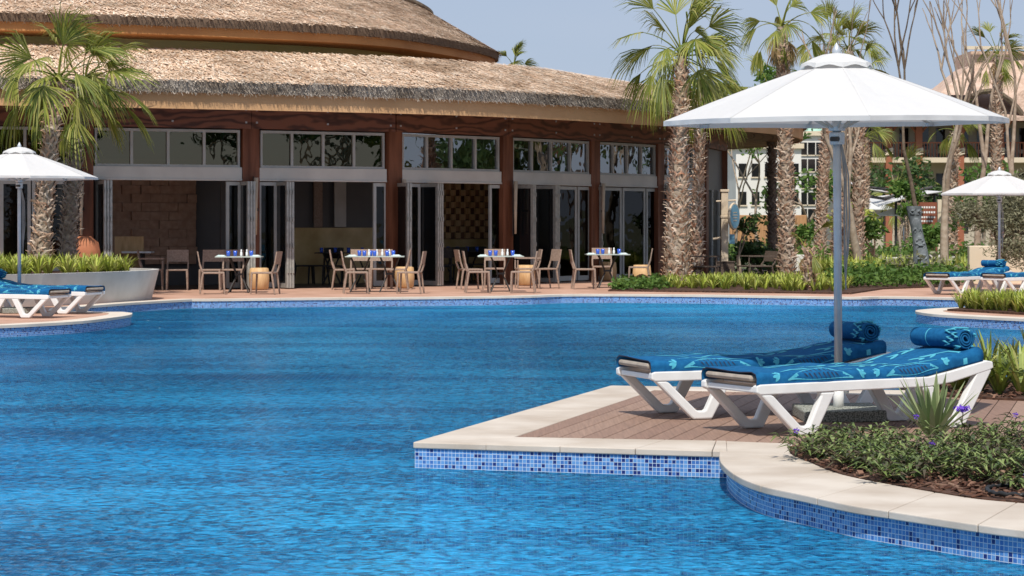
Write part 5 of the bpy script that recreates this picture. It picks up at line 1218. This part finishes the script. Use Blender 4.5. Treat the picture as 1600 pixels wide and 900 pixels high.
# sign post with round blue sign
Y = 60; t = thing('sign_post', 'pale timber post with a round blue sign and small plate at the restaurant corner', 'sign', (PX(1132, Y), Y, 0))
ps = MB().box(-.09, .09, -.09, .09, 0, PZ(300, Y)).box(-.115, .115, -.115, .115, PZ(300, Y), PZ(296, Y)).box(-.11, .11, -.11, .11, 1.6, 1.66); ps.build('post', M['lampcream'], t, bevel=.01)
sm = Matrix.Translation((.24, -.02, PZ(338, Y))) @ Matrix.Rotation(R(62), 4, 'Z') @ Matrix.Rotation(R(90), 4, 'X')
g = MB().lathe([(0, -.03), (.34, -.03), (.36, 0), (.34, .03), (0, .03)], 28); g.v = [tuple(sm @ Vector(p)) for p in g.v]; rd = g.build('round_sign', M['lampcream'], t)
signblue = mk('sign_blue', (.16, .36, .50), (.20, .42, .56), 6, .5)
g = MB().lathe([(0, .032), (.31, .032), (.31, .036), (0, .036)], 28); g.v = [tuple(sm @ Vector(p)) for p in g.v]; fc = g.build('sign_face', signblue, rd)
g = MB()
for z in (.10, .03, -.04, -.11): g.box(-.16 + abs(z) * .4, .16 - abs(z) * .4, z - .012, z + .012, .037, .040)
g.v = [tuple(sm @ Vector(p)) for p in g.v]; g.build('sign_lettering', M['lampcream'], rd)
MB().box(.12, .26, -.10, -.08, PZ(381, Y), PZ(366, Y)).build('small_plate', signblue, t); MB().tube([(-.3, 0, 1.05), (.1, 0, 1.1)], .03, 8).tube([(-.22, 0, 2.03), (.3, 0, 2.06)], .022, 8).build('bracket', M['lampcream'], t)
# brown notice board
Y = 84; t = thing('notice_board', 'red-brown board with rows of white lettering behind the totem', 'sign', (PX(1450, Y), Y, 0))
z0, z1 = PZ(372, Y), PZ(316, Y); MB().box(-.32, .32, -.05, .05, 0, z1).build('board', M['brickred'], t); MB().box(.34, .62, -.1, .1, 0, z1 + .1).build('post', M['cream'], t)
g = MB()
for r, z in enumerate((z1 - .18, z1 - .36, z1 - .54, z1 - .68)): 
    for c in range(6 if r < 3 else 5): g.box(-.26 + c * .09, -.20 + c * .09, -.056, -.051, z - .04, z + .03)
g.build('lettering', M['ceramic'], t)
# shade sails / pergola of the cafe
def sail(label, pts, mat):
    o = MB().add([Vector(p) for p in pts] + [Vector(p) - Vector((0, 0, .03)) for p in pts], [(0, 1, 2, 3), (7, 6, 5, 4), (0, 4, 5, 1), (1, 5, 6, 2), (2, 6, 7, 3), (3, 7, 4, 0)]).build('shade_sail', mat); tag(o, label, 'shade sail', 'white shade sails')
    return o
for l, px0, px1, Y, pa, pb, pc in (('white shade sail above the cafe, higher one', 1340, 1392, 100, 292, 300, 308), ('pale shade sail sloping toward the totem', 1372, 1432, 96, 322, 304, 312), ('cream shade sail behind the notice board', 1425, 1475, 96, 306, 298, 316)):
    sail(l, [(PX(px0, Y), Y, PZ(pa, Y)), (PX(px1, Y), Y, PZ(pb, Y)), (PX(px1, Y), Y + 4, PZ(pc, Y) + .3), (PX(px0, Y), Y + 4, PZ(pa, Y) + .4)], M['canvas'])
Y = 97; t = thing('cafe_pergola', 'dark timber beams of the cafe roof among the trees', 'pergola', (PX(1400, Y), Y, 0))
for a, b, c, d in ((-65, 290, 70, 305), (-20, 310, 60, 292), (-60, 304, 20, 316)): MB().tube([(a * Y / F, 0, PZ(b, Y)), (c * Y / F, .5, PZ(d, Y))], .07, 6).build('beam', M['dark'], t)
for a in (-60, 0, 60): MB().tube([(a * Y / F, 0, 0), (a * Y / F, 0, PZ(305, Y))], .06, 6).build('post', M['dark'], t)

# ------------------------------------------------------------------ hotel
Y = 140; sc = Y / F; hx = PX(1480, Y); t = thing('balcony_hotel', 'sandy hotel with red timber balconies and a pink hipped roof beyond the garden', 'building', (hx, Y, 0))
X = lambda px: PX(px, Y) - hx; Z = lambda py: PZ(py, Y)
MB().box(X(1338), X(1800), 2.2, 14, -.1, Z(184)).build('wall', M['hotel'], t)
MB().box(X(1338), X(1800), -.2, 2.2, Z(254), Z(246)).build('balcony_slab', M['cream'], t)
MB().box(X(1338), X(1800), -.1, 2.2, Z(188), Z(183)).build('balcony_ceiling', M['hotelwood'], t)
for i, px in enumerate((1362, 1395, 1422, 1452, 1480, 1515, 1545, 1582, 1612)):
    w = 9 if i % 2 else 7
    MB().box(X(px - w), X(px + w), 2.15, 2.25, Z(246), Z(198)).build('balcony_door', M['dark_glass'], t)
    MB().box(X(px - w), X(px + w), 2.15, 2.25, -.1 + 1, Z(270)).build('balcony_door', M['dark_glass'], t)
for px in (1342, 1388, 1435, 1500, 1562, 1625):
    MB().box(X(px - 5), X(px + 5), -.3, .15, -.1, Z(186)).build('column', M['hotelwood'], t)
    for s_ in (-1, 1): MB().tube([(X(px), -.1, Z(212)), (X(px + s_ * 20), -.1, Z(187))], .08, 5).build('brace', M['hotelwood'], t)
    rp_ = MB()
    for q in range(3): rp_.tube([(X(px - 6), -.34, Z(243 - q * 4)), (X(px + 6), -.34, Z(240 - q * 4))], .05, 4)
    rp_.tube([(X(px - 6), -.36, Z(243)), (X(px + 6), -.36, Z(233))], .05, 4); rp_.build('rope_tie', M['cream'], t)
g = MB(); g.box(X(1338), X(1800), -.1, -.02, Z(224), Z(222)); px = 1338
while px < 1800: g.box(X(px), X(px) + .05, -.08, -.03, Z(246), Z(224)); px += 5
g.build('railing', M['hotelwood'], t)
MB().box(X(1338), X(1800), 2.1, 2.21, Z(238), Z(232)).build('dado', M['hotel'], t)
def hiproof(px0, px1, ridge0, ridge1, zy, ze, name, y0=-1.6, y1=16):
    x0, x1, r0, r1 = X(px0), X(px1), X(ridge0), X(ridge1); zz, z_ = Z(zy), Z(ze); ym = (y0 + y1) / 2
    return MB().add([(x0, y0, z_), (x1, y0, z_), (x1, y1, z_), (x0, y1, z_), (r0, ym, zz), (r1, ym, zz), (x0, y0, z_ - .25), (x1, y0, z_ - .25)], [(0, 1, 5, 4), (1, 2, 5), (2, 3, 4, 5), (3, 0, 4), (0, 6, 7, 1)]).build(name, M['rooftile'], t)
hiproof(1322, 1700, 1475, 1640, 128, 184, 'roof')
MB().add([(X(1460), -1.2, Z(150)), (X(1522), 1, Z(100)), (X(1522), 1, Z(78)), (X(1700), 1, Z(78)), (X(1700), -1.2, Z(182)), (X(1592), -1.2, Z(182)), (X(1568), -1.2, Z(158)), (X(1540), -1.2, Z(146)), (X(1512), -1.2, Z(150))] + [(X(1460), 6, Z(150)), (X(1522), 6, Z(100)), (X(1522), 6, Z(78)), (X(1700), 6, Z(78)), (X(1700), 6, Z(182))], [(0, 8, 7, 6, 5, 4, 3, 2, 1), (0, 1, 10, 9), (1, 2, 11, 10), (2, 3, 12, 11), (3, 4, 13, 12)]).build('tower_roof', M['rooftile'], t)
g = MB(); arc_ = [(1512, 152), (1525, 146), (1540, 144), (1555, 148), (1570, 158), (1582, 170), (1590, 181)]
g.tube([(X(a), -1.3, Z(b)) for a, b in arc_], .18, 6); g.build('arch_trim', M['bark_d'], t)
MB().box(X(1511), X(1700), .5, .7, Z(76), Z(71)).build('ridge_beam', M['cream'], t)
# white apartment block behind the trees
def block(px0, px1, py0, Y, label, rows, cols, mat=None, d=12):
    x0, x1 = PX(px0, Y), PX(px1, Y); h = PZ(py0, Y); t = thing('apartment_block', label, 'building', ((x0 + x1) / 2, Y, 0)); w = (x1 - x0) / 2
    MB().box(-w, w, 0, d, -.2, h).build('wall', mat or M['whitewall'], t); MB().box(-w - .2, w + .2, -.3, d, h, h + .4).build('parapet', M['cream'], t)
    for r in range(rows):
        for c in range(cols):
            cx = -w + (c + .5) * 2 * w / cols; z = h - (r + .75) * h / (rows + .3)
            f = MB().box(cx - .32, cx + .32, -.06, .05, z - .6, z + .5).build('window', M['dark_glass'], t)
            MB().box(cx - .4, cx + .4, -.12, -.061, z - .7, z - .6).build('sill', M['cream'], f)
    return t
block(1150, 1252, 232, 190, 'white apartment block seen between the restaurant corner and reddish palm', 3, 5)
block(1236, 1300, 212, 205, 'white building with small dark windows behind the palm trunks', 6, 5)
Y = 235; t = thing('domed_pavilion', 'pale green copper roof behind the reddish palm trunk', 'building', (PX(1266, Y), Y, 0))
MB().lathe([(2.6, PZ(232, Y)), (2.5, PZ(222, Y)), (1.6, PZ(206, Y)), (.8, PZ(192, Y)), (.1, PZ(180, Y)), (0, PZ(180, Y))], 20).build('roof', M['copper'], t, True); MB().lathe([(2.3, -.2), (2.3, PZ(232, Y))], 16).build('wall', M['whitewall'], t)
blk('garden_fence', 'orange-brown timber fence behind the young trees', 'fence', 1140, 1260, 98, 336, 400, .2, mk('fence_wood', (.42, .22, .10), (.52, .29, .14), 3, .8, stretch=(6, 6, .5)))

# unseen trees added around the open pool sides for panes and water to mirror
for i, (x, y, h, l) in enumerate(((-20, -20, 9, 'broad tree on the near bank, farthest along from the deck'), (-12, -17, 10, 'second broad tree along the near bank'), (-4, -22, 9, 'broad tree set back behind the camera spot'), (4, -18, 10, 'broad tree standing straight behind the camera spot'), (12, -21, 9, 'broad tree on the near bank past the deck'), (20, -16, 10, 'broad tree at the near corner of the pool garden'), (-29, -18, 9, 'outermost broad tree of the near bank'), (26, 0, 9, 'broad tree beside the deck flank of the pool'), (28, 10, 10, 'second broad tree up the deck flank'), (25, 19, 9, 'third broad tree up the deck flank'), (29, 28, 10, 'fourth broad tree up the deck flank'), (24, 38, 8, 'broad tree beyond the island plants'), (36, 4, 12, 'tall tree of the outer row beside the deck'), (38, 20, 12, 'tall tree of the outer row by the island'), (36, 36, 12, 'tall tree at the far end of the outer row'), (22, 47, 5, 'low tree mirrored low in the folded door panes'), (25, 55, 5, 'second low tree past the cream garden wall'), (27, 63, 7, 'tree past the cream wall by the hotel lawn'), (24, 71, 8, 'tree on the hotel lawn beyond the frame'), (38, 58, 9, 'broad tree further out on the hotel lawn'), (37, 70, 10, 'outer tree of the hotel lawn'))):
    tree('mirrored_tree', l, 800, 10, h, .3, 90 + i, 3, .8, .05, LEAFD, 75, .35, 1.9, first=.3).location = (x, y, -.05)
